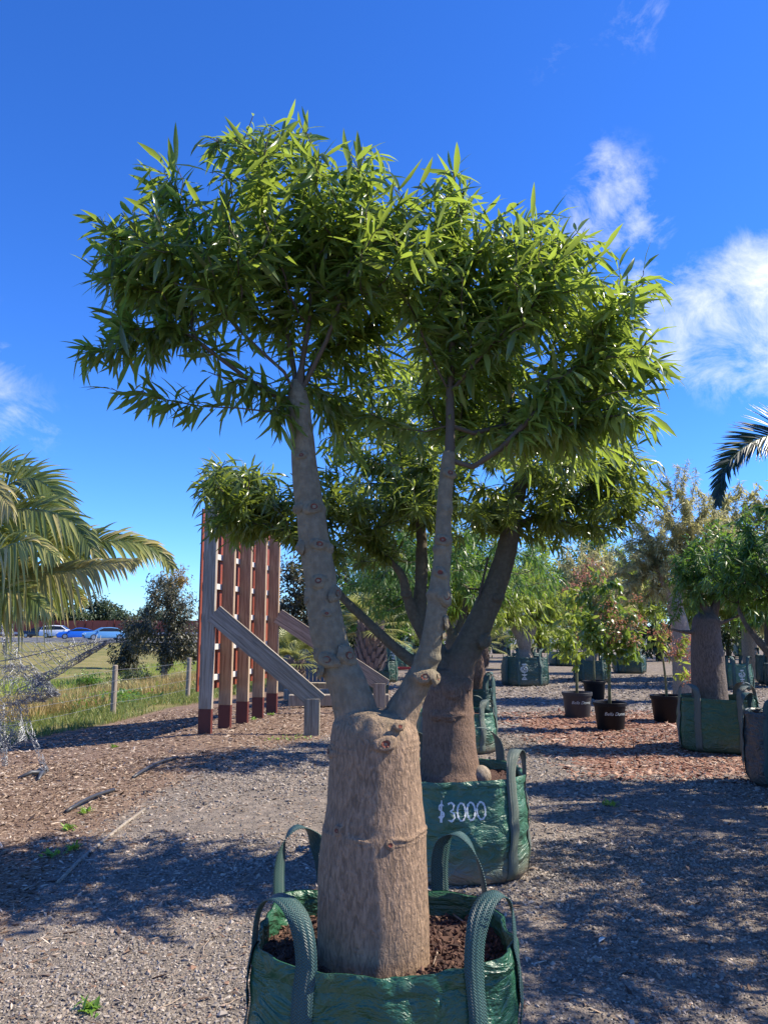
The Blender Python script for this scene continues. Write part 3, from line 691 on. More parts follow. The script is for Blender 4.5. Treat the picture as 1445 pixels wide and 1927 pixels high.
def make_bag(bag, label, m='bag', sm='strap', group='green woven grow bags', nth=96, nt=26, soil_t=.88, handles=None, hh=.20, sw=.07, cords=True, crumbs=0, straps_to=.04):
    th_list = [2 * math.pi * i / nth for i in range(nth)]
    root = thing('grow_bag', bag.c, label, 'grow bag', group)
    V = []; rows = [(0.0, 0)] + [((i / (nt - 1)) ** 1.15, 0) for i in range(1, nt)]
    for t, _ in rows:
        for th in th_list: V.append(bag.pt(th, t))
    base = [bag.c + (bag.pt(th, 0) - bag.c) * .9 for th in th_list]
    inner_t = [1.0, .965, .92, soil_t - .03]
    for t in inner_t:
        for th in th_list: V.append(bag.pt(th, t, -.006 - .006 * (1 - t) * 10))
    k = len(rows) + len(inner_t); n = nth
    Fc = [(i * n + j, i * n + (j + 1) % n, (i + 1) * n + (j + 1) % n, (i + 1) * n + j) for i in range(k - 1) for j in range(n)]
    Fc.append(tuple(range(n - 1, -1, -1)))
    MB().add(V, Fc).build('bag_body', m, root, smooth=True)
    # hem round the rim
    hemV = []
    for t, off in ((.93, .0015), (.935, .005), (.99, .005), (1.003, .001)):
        for th in th_list: hemV.append(bag.pt(th, t, off))
    MB().add(hemV, [(i * n + j, i * n + (j + 1) % n, (i + 1) * n + (j + 1) % n, (i + 1) * n + j) for i in range(3) for j in range(n)]).build('hem', m, root, smooth=True)
    # soil
    rng = random.Random(bag.seed); V = []; rings = 14; m2 = n // 2
    for i in range(rings + 1):
        f = i / rings
        for j in range(m2):
            p = bag.pt(th_list[j * 2], soil_t, -.010); q = bag.c + (p - bag.c) * np.array([f, f, 1]); q[2] = bag.c[2] + soil_t * bag.h + .018 * mnoise.noise(Vector((q[0] * 9, q[1] * 9, 1))) + .02 * mnoise.noise(Vector((q[0] * 25, q[1] * 25, 5))) + .015 * (1 - f)
            V.append(q)
    MB().add(V, [(i * m2 + j, i * m2 + (j + 1) % m2, (i + 1) * m2 + (j + 1) % m2, (i + 1) * m2 + j) for i in range(rings) for j in range(m2)]).build('soil', 'soil', root, smooth=True)
    if crumbs:
        r2 = np.random.default_rng(bag.seed + 9); f = np.sqrt(r2.random(crumbs)) * .97; ja = r2.uniform(0, 2 * np.pi, crumbs)
        pts = np.array([bag.pt(a, soil_t, -.01) for a in ja]); c = bag.c; pts = c + (pts - c) * np.stack([f, f, np.ones(crumbs)], 1)
        pts[:, 2] = [c[2] + soil_t * bag.h + .018 * mnoise.noise(Vector((q[0] * 9, q[1] * 9, 1))) + .02 * mnoise.noise(Vector((q[0] * 25, q[1] * 25, 5))) + .004 + .015 * (1 - ff) for q, ff in zip(pts, f)]
        sz = r2.gamma(4, .0011, crumbs) + .0018
        scatter('soil_crumbs', pts, np.stack([sz * 1.4, sz * .9, sz * .7], 1), rand_rot(r2, crumbs), 'soil_crumb', None, None, bag.seed, parent=root)
    # carrying loops: each goes up one side of a corner and down the other
    if handles is None: handles = [(R(45 + 90 * q) - .26, R(45 + 90 * q) + .26, hh, (0, 0)) for q in range(4)]
    for (t1, t2, lh, lean) in handles:
        path = []; nor = []
        ts = [straps_to + (1.0 - straps_to) * i / 12 for i in range(13)]
        for t in ts: nn = bag.nrm(t1, t); path.append(bag.pt(t1, t, .0065)); nor.append(nn)
        e1 = path[-1]; n1 = nor[-1]; e2 = bag.pt(t2, 1.0, .0065); n2 = bag.nrm(t2, 1.0); dvec = e2 - e1
        top = (e1 + e2) / 2 + np.array([lean[0], lean[1], lh])
        c = [e1, e1 + np.array([0, 0, lh * .75]) + (top - (e1 + e2) / 2) * np.array([.6, .6, 0]), top + np.array([0, 0, lh * .22]) - dvec * .30, top + np.array([0, 0, lh * .22]) + dvec * .30,
             e2 + np.array([0, 0, lh * .75]) + (top - (e1 + e2) / 2) * np.array([.6, .6, 0]), e2]
        for i in range(1, 22):
            f = i / 22; B = [math.comb(5, q) * f ** q * (1 - f) ** (5 - q) for q in range(6)]
            p = sum(b * x for b, x in zip(B, c)); w = math.sin(math.pi * f)
            nn = n1 * max(0, 1 - 2 * f) + n2 * max(0, 2 * f - 1) + np.array([0, 0, 1.0]) * w ** 2 * 1.4
            path.append(p); nor.append(nn / np.linalg.norm(nn))
        for t in reversed(ts): nn = bag.nrm(t2, t); path.append(bag.pt(t2, t, .0065)); nor.append(nn)
        build_ribbon('handle', path, nor, sw, .003, sm, root)
    return root

def strokes_on(bag, root, strokes, th0, t0, size, lw, m, name='painted_price'):
    """hand-painted strokes wrapped over the bag; stroke units: 1 = letter height"""
    mb = MB(); seed = random.Random(4)
    rad = (bag.a + bag.b) / 2
    for st in strokes:
        pts = []
        st2 = []
        for i in range(len(st) - 1):
            for q in range(4): f = q / 4; st2.append((st[i][0] * (1 - f) + st[i + 1][0] * f, st[i][1] * (1 - f) + st[i + 1][1] * f))
        st2.append(st[-1])
        for (u, v) in st2:
            # arc length approximated with the local radius
            th = th0 + u * size / rad; t = t0 + v * size / bag.h; pts.append((th, t))
        V = []
        for i, (th, t) in enumerate(pts):
            p = bag.pt(th, t, .0045); a = bag.pt(*pts[max(i - 1, 0)], .0045); b = bag.pt(*pts[min(i + 1, len(pts) - 1)], .0045)
            d = (b - a); d /= np.linalg.norm(d) + 1e-9; sd = np.cross(bag.nrm(th, t), d); w = lw * (seed.uniform(.55, 1.15) + .25 * math.sin(i * .9 + len(pts))) / 2
            V += [p + sd * w, p - sd * w]
        mb.add(V, [(2 * i, 2 * i + 1, 2 * i + 3, 2 * i + 2) for i in range(len(pts) - 1)])
    return mb.build(name, m, root)
def arc(cx, cy, rx, ry, a0, a1, n=12):
    return [(cx + rx * math.cos(R(a0 + (a1 - a0) * i / n)), cy + ry * math.sin(R(a0 + (a1 - a0) * i / n))) for i in range(n + 1)]
def digit(ch, x):
    S = {'$': [[(x + .32, .82), (x + .2, .9), (x + .06, .8), (x + .08, .62), (x + .3, .45), (x + .33, .28), (x + .18, .15), (x + .02, .22)], [(x + .2, 1.12), (x + .17, -.08)]],
         '3': [[(x, .92), (x + .2, 1.0), (x + .36, .86), (x + .3, .62), (x + .14, .54), (x + .34, .44), (x + .4, .22), (x + .22, .04), (x + .02, .1)]],
         '0': [arc(x + .22, .5, .23, .46, 100, 465, 16)],
         '2': [[(x, .8), (x + .14, 1.0), (x + .34, .88), (x + .28, .55), (x, .04), (x + .4, .06)]],
         '4': [[(x + .3, 1.0), (x, .4), (x + .44, .42)], [(x + .34, .75), (x + .3, 0)]],
         '5': [[(x + .38, 1.0), (x + .05, .98), (x + .04, .6), (x + .28, .62), (x + .38, .35), (x + .2, .04), (x, .12)]]}
    return S[ch]
def price(txt, dx=.55):
    out = []
    for i, ch in enumerate(txt): out += digit(ch, i * dx)
    return out
def tree_emblem():
    s = [arc(0, 1.15, .34, .30, 0, 360, 14), arc(-.13, 1.18, .13, .13, 0, 360, 8), arc(.14, 1.2, .13, .13, 0, 360, 8), arc(0, 1.0, .12, .1, 180, 360, 6),
         [(-.26, .62), (.26, .62)], [(-.16, .56), (.16, .56)], [(0, .78), (0, .5)], [(-.24, .15), (0, .45), (.24, .15), (-.24, .15)], [(-.1, .22), (.1, .22)], [(-.22, 1.66), (.22, 1.66)], [(-.2, 1.58), (.2, 1.58)]]
    return s

# ---------------------------------------------------------------- the front bottle tree and its bag
def px_st(px, py, hw, Y):
    p = at(px, py, Y); return (p, hw * odepth(p) / F_PX)
def bark_relief(me, amp, rings, loc):
    n = len(me.vertices); co = np.empty(n * 3, np.float32); me.vertices.foreach_get('co', co); co = co.reshape(-1, 3)
    no = np.empty(n * 3, np.float32); me.vertices.foreach_get('normal', no); no = no.reshape(-1, 3)
    d = np.zeros(n)
    for i in range(n):
        p = co[i]; a = mnoise.noise(Vector((p[0] * 7, p[1] * 7, p[2] * 4))) * .5
        d[i] = amp * (a + .35 * mnoise.noise(Vector((p[0] * 26, p[1] * 26, p[2] * 12))))
        for (z, w, h) in rings:
            zz = z + .012 * mnoise.noise(Vector((p[0] * 12, p[1] * 12, z * 3)))
            dz = (p[2] - zz) / w
            if abs(dz) < 2.5: d[i] += h * math.exp(-dz * dz) * (max(0, mnoise.noise(Vector((p[0] * 11, p[1] * 11, z * 9))) + .25) * 1.7)
    co = co + no * d[:, None]; me.vertices.foreach_set('co', (co - loc).astype(np.float32).ravel()); me.update()
    me.polygons.foreach_set('use_smooth', [True] * len(me.polygons))

def surf_scar(parent, px, py, Y, axis_px, hw, r, seed, blobs):
    """a scar on the camera-facing side of a stem centred at axis_px"""
    s = odepth(at(px, py, Y)) / F_PX; off = (px - axis_px) * s; rad = hw * s; off = max(-.97 * rad, min(.97 * rad, off)); dy = -math.sqrt(max(0, rad * rad - off * off))
    c = at(axis_px, py, Y); p = c + np.array([off, dy, 0]); nrm = np.array([off, dy, .12 * rad]); nrm /= np.linalg.norm(nrm)
    blobs.append((p, nrm, r, seed))

def front_tree():
    Y = 2.5; base = at(702, 1800, Y); gz = .585
    root = thing('bottle_tree', (base[0], Y, gz), 'big bottle tree with swollen tan trunk forking into two pale scarred stems', 'tree', 'bagged bottle trees')
    trunk = [px_st(702, 1870, 105, Y), px_st(702, 1800, 106, Y), px_st(702, 1720, 105, Y), px_st(702, 1640, 103, Y), px_st(704, 1570, 98, Y), px_st(705, 1545, 94, Y), px_st(705, 1500, 88, Y), px_st(704, 1450, 85, Y),
             px_st(704, 1400, 84, Y), px_st(704, 1372, 81, Y), px_st(706, 1350, 70, Y), px_st(708, 1335, 48, Y)]
    ls = [px_st(684, 1400, 50, Y), px_st(668, 1335, 42, Y), px_st(652, 1285, 37, Y), px_st(631, 1237, 34, Y), px_st(617, 1190, 33, Y), px_st(609, 1143, 31.5, Y), px_st(603, 1089, 29, Y), px_st(593, 1030, 28.5, Y),
          px_st(583, 954, 26, Y), px_st(574, 890, 24, Y), px_st(569, 830, 22, Y), px_st(563, 775, 22, Y), px_st(560, 745, 19, Y), px_st(558, 715, 10, Y)]
    rs = [px_st(738, 1395, 40, Y), px_st(754, 1345, 32, Y), px_st(777, 1300, 26, Y), px_st(800, 1251, 22, Y - .01), px_st(814, 1197, 20.5, Y - .02), px_st(826, 1116, 20.5, Y - .02), px_st(833, 1035, 16, Y - .02), px_st(836, 954, 14.5, Y - .02),
          px_st(841, 895, 14, Y - .02), px_st(845, 850, 11, Y - .02)]
    SC = []
    # left stem scars (pixel, axis, half width)
    for i, (px, py, ax, hw, r) in enumerate([(592, 958, 583, 26, 8), (562, 958, 583, 26, 7), (603, 1027, 593, 29, 7), (620, 1032, 593, 29, 7), (567, 1030, 593, 29, 8), (602, 1095, 603, 29, 7.5), (632, 1118, 606, 30, 9), (578, 1130, 608, 31, 6),
                                             (617, 1155, 611, 32, 4), (620, 1240, 632, 36, 9), (655, 1233, 632, 36, 10), (598, 1226, 632, 36, 8), (604, 1262, 640, 38, 8), (570, 862, 571, 23, 5)]):
        surf_scar(root, px, py, Y, ax, hw, r * Y / F_PX, i, SC)
    for i, (px, py, ax, hw, r) in enumerate([(832, 1018, 834, 16, 7), (827, 1079, 829, 18, 6), (836, 1125, 825, 20, 8), (842, 1170, 818, 22, 7), (836, 1195, 813, 23, 5), (796, 1272, 790, 28, 8), (818, 1274, 792, 28, 9), (845, 893, 842, 14, 6)]):
        surf_scar(root, px, py, Y - .02, ax, hw, r * Y / F_PX, 40 + i, SC)
    for i, (px, py, r) in enumerate([(724, 1388, 9), (750, 1358, 5), (624, 1410, 7), (733, 1565, 5), (640, 1545, 5)]):
        surf_scar(root, px, py, Y, 704, 84 if py < 1500 else 95, r * Y / F_PX, 70 + i, SC)
    solids = [lofted(densify(trunk), 48), lofted(densify(ls), 32), lofted(densify(rs), 28)]
    # stout root of the right-hand limb and collars round the scars
    for p, nrm, r, sd in SC: solids.append(ball(p - nrm * r * .9, r * 1.6, 8, (1.15, 1, .85)))
    me = remesh_solid(solids, .0048, 9)
    z1 = at(704, 1556, Y)[2]; z2 = at(704, 1398, Y)[2]; z3 = at(704, 1408, Y)[2]
    bark_relief(me, .006, [(z1, .005, .006), (z1 - .014, .003, .003), (z2, .003, .004), (z3, .003, .003), (z2 + .016, .003, .003), (at(590, 958, Y)[2], .013, .007), (at(590, 1032, Y)[2], .012, .008), (at(606, 1118, Y)[2], .014, .006), (at(632, 1240, Y)[2], .014, .008), (at(800, 1272, Y)[2], .012, .005)], np.array(root.location))
    me.name = 'trunk'; tr = mesh_obj('trunk', me, 'bark_main', root)
    for p, nrm, r, sd in SC:
        q = p + nrm * r * .62; s = scar(tr, q, nrm, r * 1.1, sd, 'bark_main'); scar_core(tr, q + nrm * r * .08, nrm, r * 1.25, sd)
    # limbs
    sk = Skel(); rng = np.random.default_rng(21)
    l0 = sk.node(at(560, 752, Y), -1, True, .030)
    def limb(par, pts, r0=None): return sk.line([at(*p) for p in pts], par, True)
    limb(l0, [(520, 745, 2.48), (470, 715, 2.45), (420, 678, 2.42), (370, 640, 2.40), (320, 605, 2.38)])
    limb(l0, [(535, 700, 2.45), (490, 660, 2.40), (440, 610, 2.36), (400, 560, 2.33)])
    limb(l0, [(552, 690, 2.52), (540, 620, 2.55), (520, 540, 2.58), (500, 460, 2.6)])
    limb(l0, [(568, 690, 2.5), (580, 610, 2.5), (590, 520, 2.5), (585, 420, 2.5), (580, 320, 2.5)])
    limb(l0, [(590, 690, 2.48), (615, 640, 2.46), (640, 570, 2.44), (665, 490, 2.42)])
    limb(l0, [(575, 720, 2.58), (600, 660, 2.7), (630, 590, 2.8)])
    limb(l0, [(510, 775, 2.46), (450, 768, 2.42), (380, 765, 2.38), (300, 750, 2.36)])
    r0 = sk.node(at(845, 865, Y - .02), -1, True, .018)
    up = limb(r0, [(847, 800, 2.49), (846, 740, 2.5), (850, 660, 2.5), (853, 580, 2.5), (855, 500, 2.5), (852, 420, 2.5)])
    limb(r0, [(890, 878, 2.46), (940, 845, 2.42), (990, 795, 2.4), (1030, 740, 2.4), (1080, 690, 2.4)])
    limb(up[0], [(800, 812, 2.52), (750, 805, 2.58), (700, 780, 2.65)])
    limb(up[0], [(890, 815, 2.52), (950, 800, 2.56), (1020, 760, 2.6), (1100, 720, 2.62)])
    limb(up[1], [(880, 700, 2.46), (930, 640, 2.40), (990, 590, 2.36)])
    limb(up[1], [(820, 690, 2.45), (790, 620, 2.40), (760, 550, 2.36)])
    limb(up[2], [(880, 600, 2.55), (920, 540, 2.6)])
    lobes = [px_lobe(380, 490, 2.45, 195, 150, .36, 105), px_lobe(255, 560, 2.40, 75, 125, .22, 22), px_lobe(545, 410, 2.5, 175, 140, .40, 85), px_lobe(640, 400, 2.5, 95, 110, .3, 28), px_lobe(578, 245, 2.5, 28, 26, .06, 5), px_lobe(398, 252, 2.45, 26, 26, .06, 5), px_lobe(500, 290, 2.5, 80, 30, .2, 12),
             px_lobe(690, 310, 2.5, 45, 30, .1, 6), px_lobe(310, 340, 2.45, 40, 40, .1, 7), px_lobe(220, 440, 2.42, 45, 50, .1, 8),
             px_lobe(250, 650, 2.38, 75, 40, .14, 8), px_lobe(160, 665, 2.38, 22, 22, .05, 3), px_lobe(260, 735, 2.38, 60, 28, .1, 4), px_lobe(440, 725, 2.42, 75, 45, .15, 7), px_lobe(530, 800, 2.44, 22, 50, .06, 3),
             px_lobe(640, 530, 2.65, 110, 120, .34, 40), px_lobe(720, 480, 2.5, 110, 120, .38, 46),
             px_lobe(960, 570, 2.55, 195, 130, .40, 120), px_lobe(850, 410, 2.5, 75, 75, .22, 24), px_lobe(850, 325, 2.5, 22, 24, .05, 3), px_lobe(950, 470, 2.5, 100, 60, .26, 24), px_lobe(1110, 575, 2.45, 95, 90, .26, 32),
             px_lobe(1165, 690, 2.45, 75, 85, .24, 30), px_lobe(1070, 750, 2.55, 120, 80, .28, 40), px_lobe(820, 690, 2.9, 120, 110, .25, 34), px_lobe(1030, 420, 2.5, 28, 22, .06, 4), px_lobe(1215, 520, 2.45, 18, 24, .05, 4), px_lobe(1240, 690, 2.42, 18, 26, .05, 4),
             px_lobe(680, 760, 2.75, 60, 60, .2, 12)]
    lobes += [px_lobe(760, 430, 2.5, 80, 60, .25, 22), px_lobe(700, 640, 2.85, 110, 110, .25, 30), px_lobe(970, 830, 2.8, 130, 50, .2, 24), px_lobe(1110, 830, 2.55, 75, 50, .2, 18), px_lobe(640, 800, 2.8, 50, 60, .2, 10), px_lobe(880, 740, 2.95, 110, 90, .22, 26), px_lobe(790, 520, 2.5, 90, 100, .35, 34), px_lobe(930, 690, 2.75, 80, 70, .2, 20), px_lobe(1180, 780, 2.45, 50, 50, .18, 10), px_lobe(1060, 480, 2.5, 80, 40, .2, 14)]
    lobes = [(c, r_, int(n_ * 1.3) if n_ > 8 else n_ + 2) for c, r_, n_ in lobes]
    tg = lobe_targets(rng, lobes)
    tips = grow(sk, list(tg), rng, bf=.42, step=.05, sag=.07, jit=.004)
    r, cnt = radii(sk, .0014, 2.15, .02)
    mb = MB(); branch_mesh(sk, r, cnt, mb); mb.build('branches', 'bark_twig', root, smooth=True)
    pos, T, Nn, Ls, Ws, cu = tip_leaves(sk, tips, rng, per=15, span=.23, L=(.05, .128), W=.0068, droop=.74, spread=.95, lift=.26, curl=(.05, .45))
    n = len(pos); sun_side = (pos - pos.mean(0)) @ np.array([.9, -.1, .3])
    rnd = np.clip(.30 + .70 * (rng.random(n) - .38) + .20 * np.tanh(sun_side * 1.6), 0, .94); rnd[rng.random(n) < .006] = 1.0  # leaf tone lightened towards the sun side: sunlight put into the colour
    # the 300 leaves that show largest stand alone
    cam_d = np.linalg.norm(pos - np.array([0, 0, CAMZ]), axis=1); V = unit(pos - np.array([0, 0, CAMZ])); face = np.abs((V * Nn).sum(1)) * .4 + np.linalg.norm(np.cross(V, T), axis=1)
    score = Ls * face / cam_d ** 1.8; pick = np.argsort(-score)[:300]; rest = np.ones(n, bool); rest[pick] = False
    o0 = np.array(root.location)
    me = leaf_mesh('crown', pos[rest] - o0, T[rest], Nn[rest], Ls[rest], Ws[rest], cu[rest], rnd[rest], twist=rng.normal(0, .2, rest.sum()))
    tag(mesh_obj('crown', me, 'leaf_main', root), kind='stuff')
    variants = []
    for q in range(8):
        v = leaf_mesh('leaf', np.zeros((1, 3)), np.array([[1.0, 0, 0]]), np.array([[0, 0, 1.0]]), np.array([1.0]), np.array([.072]), np.array([.1 + .05 * q]), np.array([.15 + .1 * q]), twist=np.array([.1 * (q % 3 - 1)]))
        v.materials.append(M['leaf_main']); variants.append(v)
    for i in pick:
        t = T[i]; b = unit(np.cross(Nn[i], t)); nn = np.cross(t, b); L = Ls[i]
        o = bpy.data.objects.new('leaf', variants[int(min(7, max(0, round((rnd[i] - .15) / .1))))]); p = pos[i] - o0
        mtx = Matrix(((t[0] * L, b[0] * L, nn[0] * L, p[0]), (t[1] * L, b[1] * L, nn[1] * L, p[1]), (t[2] * L, b[2] * L, nn[2] * L, p[2]), (0, 0, 0, 1)))
        link(o, root); o.matrix_local = mtx
    return root
front_tree()
def front_bag():
    bag = Bag(.0, 2.56, .388, .318, .672, R(2), 3.8, seed=3, wr=1.1, sagf=.02)
    fx = lambda x, y: bag.theta(x - bag.c[0], y - bag.c[1])
    hs = [(fx(-.225, 2.24), fx(-.376, 2.40), .155, (.0, .0)), (fx(.376, 2.40), fx(.265, 2.24), .16, (.0, .0)),
          (fx(.36, 2.80), fx(.19, 2.86), .20, (-.02, .02)), (fx(-.20, 2.86), fx(-.37, 2.80), .21, (-.02, .03))]
    root = make_bag(bag, 'shiny green woven grow bag with standing handle loops holding the fat tan forked trunk', 'bag', 'strap', nth=160, nt=40, soil_t=.885, handles=hs, sw=.060, crumbs=2600)
    # back hem of the front bag hangs a little; twigs lying on its soil
    for lab, (a, b, c) in (('pale curved dry twig lying on the soil beside the fat tan trunk', ((826, 1770), (822, 1795), (815, 1815))), ('thin dry twig on the soil under the back handle loop', ((852, 1720), (872, 1735), (885, 1752)))):
        P = [onz(*q, z=bag.c[2] + .885 * .672 + .012) for q in (a, b, c)]
        tag(MB().tube(P, [.0035, .003, .002], 5).build('dry_twig', 'stick', None, True, loc=P[0]), lab, 'twig', 'twigs on the soil')
front_bag()

# ---------------------------------------------------------------- the second bottle tree, its bag priced $3000
def second_tree():
    Y = 5.5; dY = .45; base = at(845, 1480, Y)
    g_lobe = globals()['px_lobe']; px_lobe = lambda a, b, c_, d_, e_, f_, n_: g_lobe(a, b, c_ + dY, d_, e_, f_, n_)
    root = thing('bottle_tree', (base[0], Y, .56), 'dark bottle tree with several leaning limbs growing in the bag priced 3000 dollars', 'tree', 'bagged bottle trees')
    P = lambda px, py, hw, dy=0.0: px_st(px, py, hw, Y + dy)
    trunk = [P(846, 1530, 66), P(846, 1475, 66), P(845, 1440, 56), P(845, 1400, 50.5), P(843, 1350, 48), P(842, 1310, 46.5), P(845, 1280, 44), P(848, 1262, 30)]
    s1 = [P(855, 1290, 34), P(868, 1245, 30), P(885, 1210, 27), P(912, 1150, 24), P(938, 1085, 21), P(954, 1030, 19), P(968, 960, 15), P(983, 890, 12), P(990, 820, 9)]
    s2 = [P(838, 1290, 30, .03), P(826, 1245, 25, .05), P(808, 1205, 19, .06), P(794, 1170, 15, .07), P(790, 1130, 13, .07), P(793, 1080, 12, .08), P(792, 1000, 10, .08), P(786, 920, 8, .08)]
    s3 = [P(803, 1205, 13, .06), P(780, 1160, 12, .03), P(766, 1120, 10, .0), P(757, 1085, 8, -.02), P(735, 1055, 5.5, -.04)]
    s4 = [P(838, 1285, 14, -.05), P(805, 1262, 12, -.07), P(770, 1241, 11, -.08), P(730, 1207, 10, -.1), P(690, 1168, 9, -.12), P(650, 1130, 8, -.14), P(600, 1070, 6.5, -.16)]
    solids = [lofted(densify(trunk), 36), lofted(densify(s1), 24), lofted(densify(s2), 20), lofted(densify(s3), 16), lofted(densify(s4), 16)]
    SC = []
    for i, (px, py, ax, hw, r) in enumerate([(818, 1342, 843, 48, 7), (836, 1342, 843, 48, 7), (846, 1294, 843, 46, 10), (878, 1285, 846, 44, 7), (912, 1205, 893, 27, 9), (938, 1124, 922, 23, 7), (764, 1118, 766, 10, 5), (798, 1195, 800, 17, 4)]):
        surf_scar(root, px, py, Y, ax, hw, r * Y / F_PX, 90 + i, SC)
    for p, nrm, r, sd in SC: solids.append(ball(p - nrm * r * .9, r * 1.7, 7))
    me = remesh_solid(solids, .009, 5); bark_relief(me, .009, [(at(842, 1342, Y)[2], .012, .01), (at(842, 1296, Y)[2], .012, .008)], np.array(root.location))
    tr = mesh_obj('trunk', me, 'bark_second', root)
    for p, nrm, r, sd in SC: q = p + nrm * r * .5; scar(tr, q, nrm, r, sd, 'bark_second'); scar_core(tr, q, nrm, r, sd)
    rb = at(905, 1452, Y - .08); mbk = ball(rb - np.array([0, 0, .03]), .085, 12, (.8, .8, .85)); mbk.build('root_knob', 'bark_pale', root, smooth=True)
    sk = Skel(); rng = np.random.default_rng(33)
    L = lambda par, pts, r=None: sk.line([at(p[0], p[1], p[2] + dY) for p in pts], par, True)
    a = sk.node(at(990, 820, Y), -1, True, .028); b = sk.node(at(786, 920, Y + .08), -1, True, .026); c = sk.node(at(735, 1055, Y - .04), -1, True, .018); d = sk.node(at(600, 1070, Y - .16), -1, True, .02)
    e = sk.node(at(960, 990, Y), -1, True, .02)
    L(d, [(560, 1020, 4.85), (520, 980, 4.8), (470, 945, 4.75)]); L(c, [(700, 1015, 4.95), (660, 980, 4.9)])
    L(e, [(1000, 975, 5.0), (1060, 950, 5.0), (1110, 920, 4.95)])
    f = sk.line([at(886, 1205, Y - .02), at(892, 1175, Y - .03), at(903, 1115, Y - .05), at(918, 1050, Y - .07)], -1, True, [.014, .012, .01, .008])
    lobes = [px_lobe(450, 930, 4.7, 85, 68, .28, 70), px_lobe(415, 895, 4.65, 45, 28, .15, 14), px_lobe(455, 985, 4.7, 62, 40, .25, 30), px_lobe(560, 950, 4.8, 75, 75, .3, 34), px_lobe(610, 1030, 4.9, 42, 42, .2, 14), px_lobe(690, 880, 5.0, 120, 95, .5, 50), px_lobe(800, 860, 5.1, 130, 90, .5, 50),
             px_lobe(940, 900, 5.1, 110, 80, .5, 46), px_lobe(1060, 915, 5.0, 120, 85, .45, 80), px_lobe(1170, 900, 4.95, 60, 75, .28, 40), px_lobe(1090, 985, 5.0, 90, 40, .3, 26), px_lobe(850, 760, 5.1, 240, 80, .5, 60), px_lobe(1120, 830, 5.0, 80, 40, .3, 16),
             px_lobe(660, 960, 5.0, 60, 55, .3, 22), px_lobe(740, 950, 5.1, 90, 70, .4, 44), px_lobe(830, 960, 5.2, 80, 60, .4, 34), px_lobe(700, 1020, 5.1, 60, 40, .3, 18), px_lobe(920, 970, 5.2, 60, 50, .35, 22)]
    lobes = [(c_, (r_[0], r_[1] * 2.3, r_[2]), int(n_ * 1.6)) for c_, r_, n_ in lobes]
    tg = lobe_targets(rng, lobes); tips = grow(sk, list(tg), rng, bf=.35, step=.09, sag=.09, jit=.007)
    r, cnt = radii(sk, .0022, 2.2, .03); mb = MB(); branch_mesh(sk, r, cnt, mb); mb.build('branches', 'bark_twig_dark', root, smooth=True)
    pos, T, Nn, Ls, Ws, cu = tip_leaves(sk, tips, rng, per=20, span=.28, L=(.075, .145), W=.0088, droop=.6, spread=.85, lift=.1, curl=(.05, .45))
    n = len(pos); rnd = np.clip(.25 + .6 * (rng.random(n) - .25), 0, .93)
    me = leaf_mesh('crown', pos - np.array(root.location), T, Nn, Ls, Ws, cu, rnd, twist=rng.normal(0, .12, n))
    tag(mesh_obj('crown', me, 'leaf_second', root), kind='stuff')
second_tree()
def second_bag():
    bag = Bag(.46, 5.53, .505, .46, .635, R(-6), 2.5, seed=8, wr=1.3, sagf=.008)
    fx = lambda px: bag.theta(at(px, 1500, 4.75)[0] - bag.c[0], 4.75 - bag.c[1])
    hs = [(fx(945), bag.theta(.47, -.02), .17, (.0, .0)), (bag.theta(.38, .33), bag.theta(.10, .45), .22, (.02, .05)), (bag.theta(-.15, .45), bag.theta(-.4, .3), .2, (0, .03)), (bag.theta(-.45, -.1), bag.theta(-.34, -.36), .18, (-.02, 0))]
    # the strap pair on the right front side
    hs[0] = (bag.theta(.33, -.36), bag.theta(.46, -.16), .17, (.0, .0)); 
    root = make_bag(bag, 'faded green grow bag hand painted with $3000 in white', 'bag_faded', 'strap_grey', nth=128, nt=32, soil_t=.90, handles=hs, sw=.075, crumbs=500)
    strokes_on(bag, root, price('$3000', .56), bag.theta(-.12, -.46), .64, .112, .0125, 'white_marker')
second_bag()

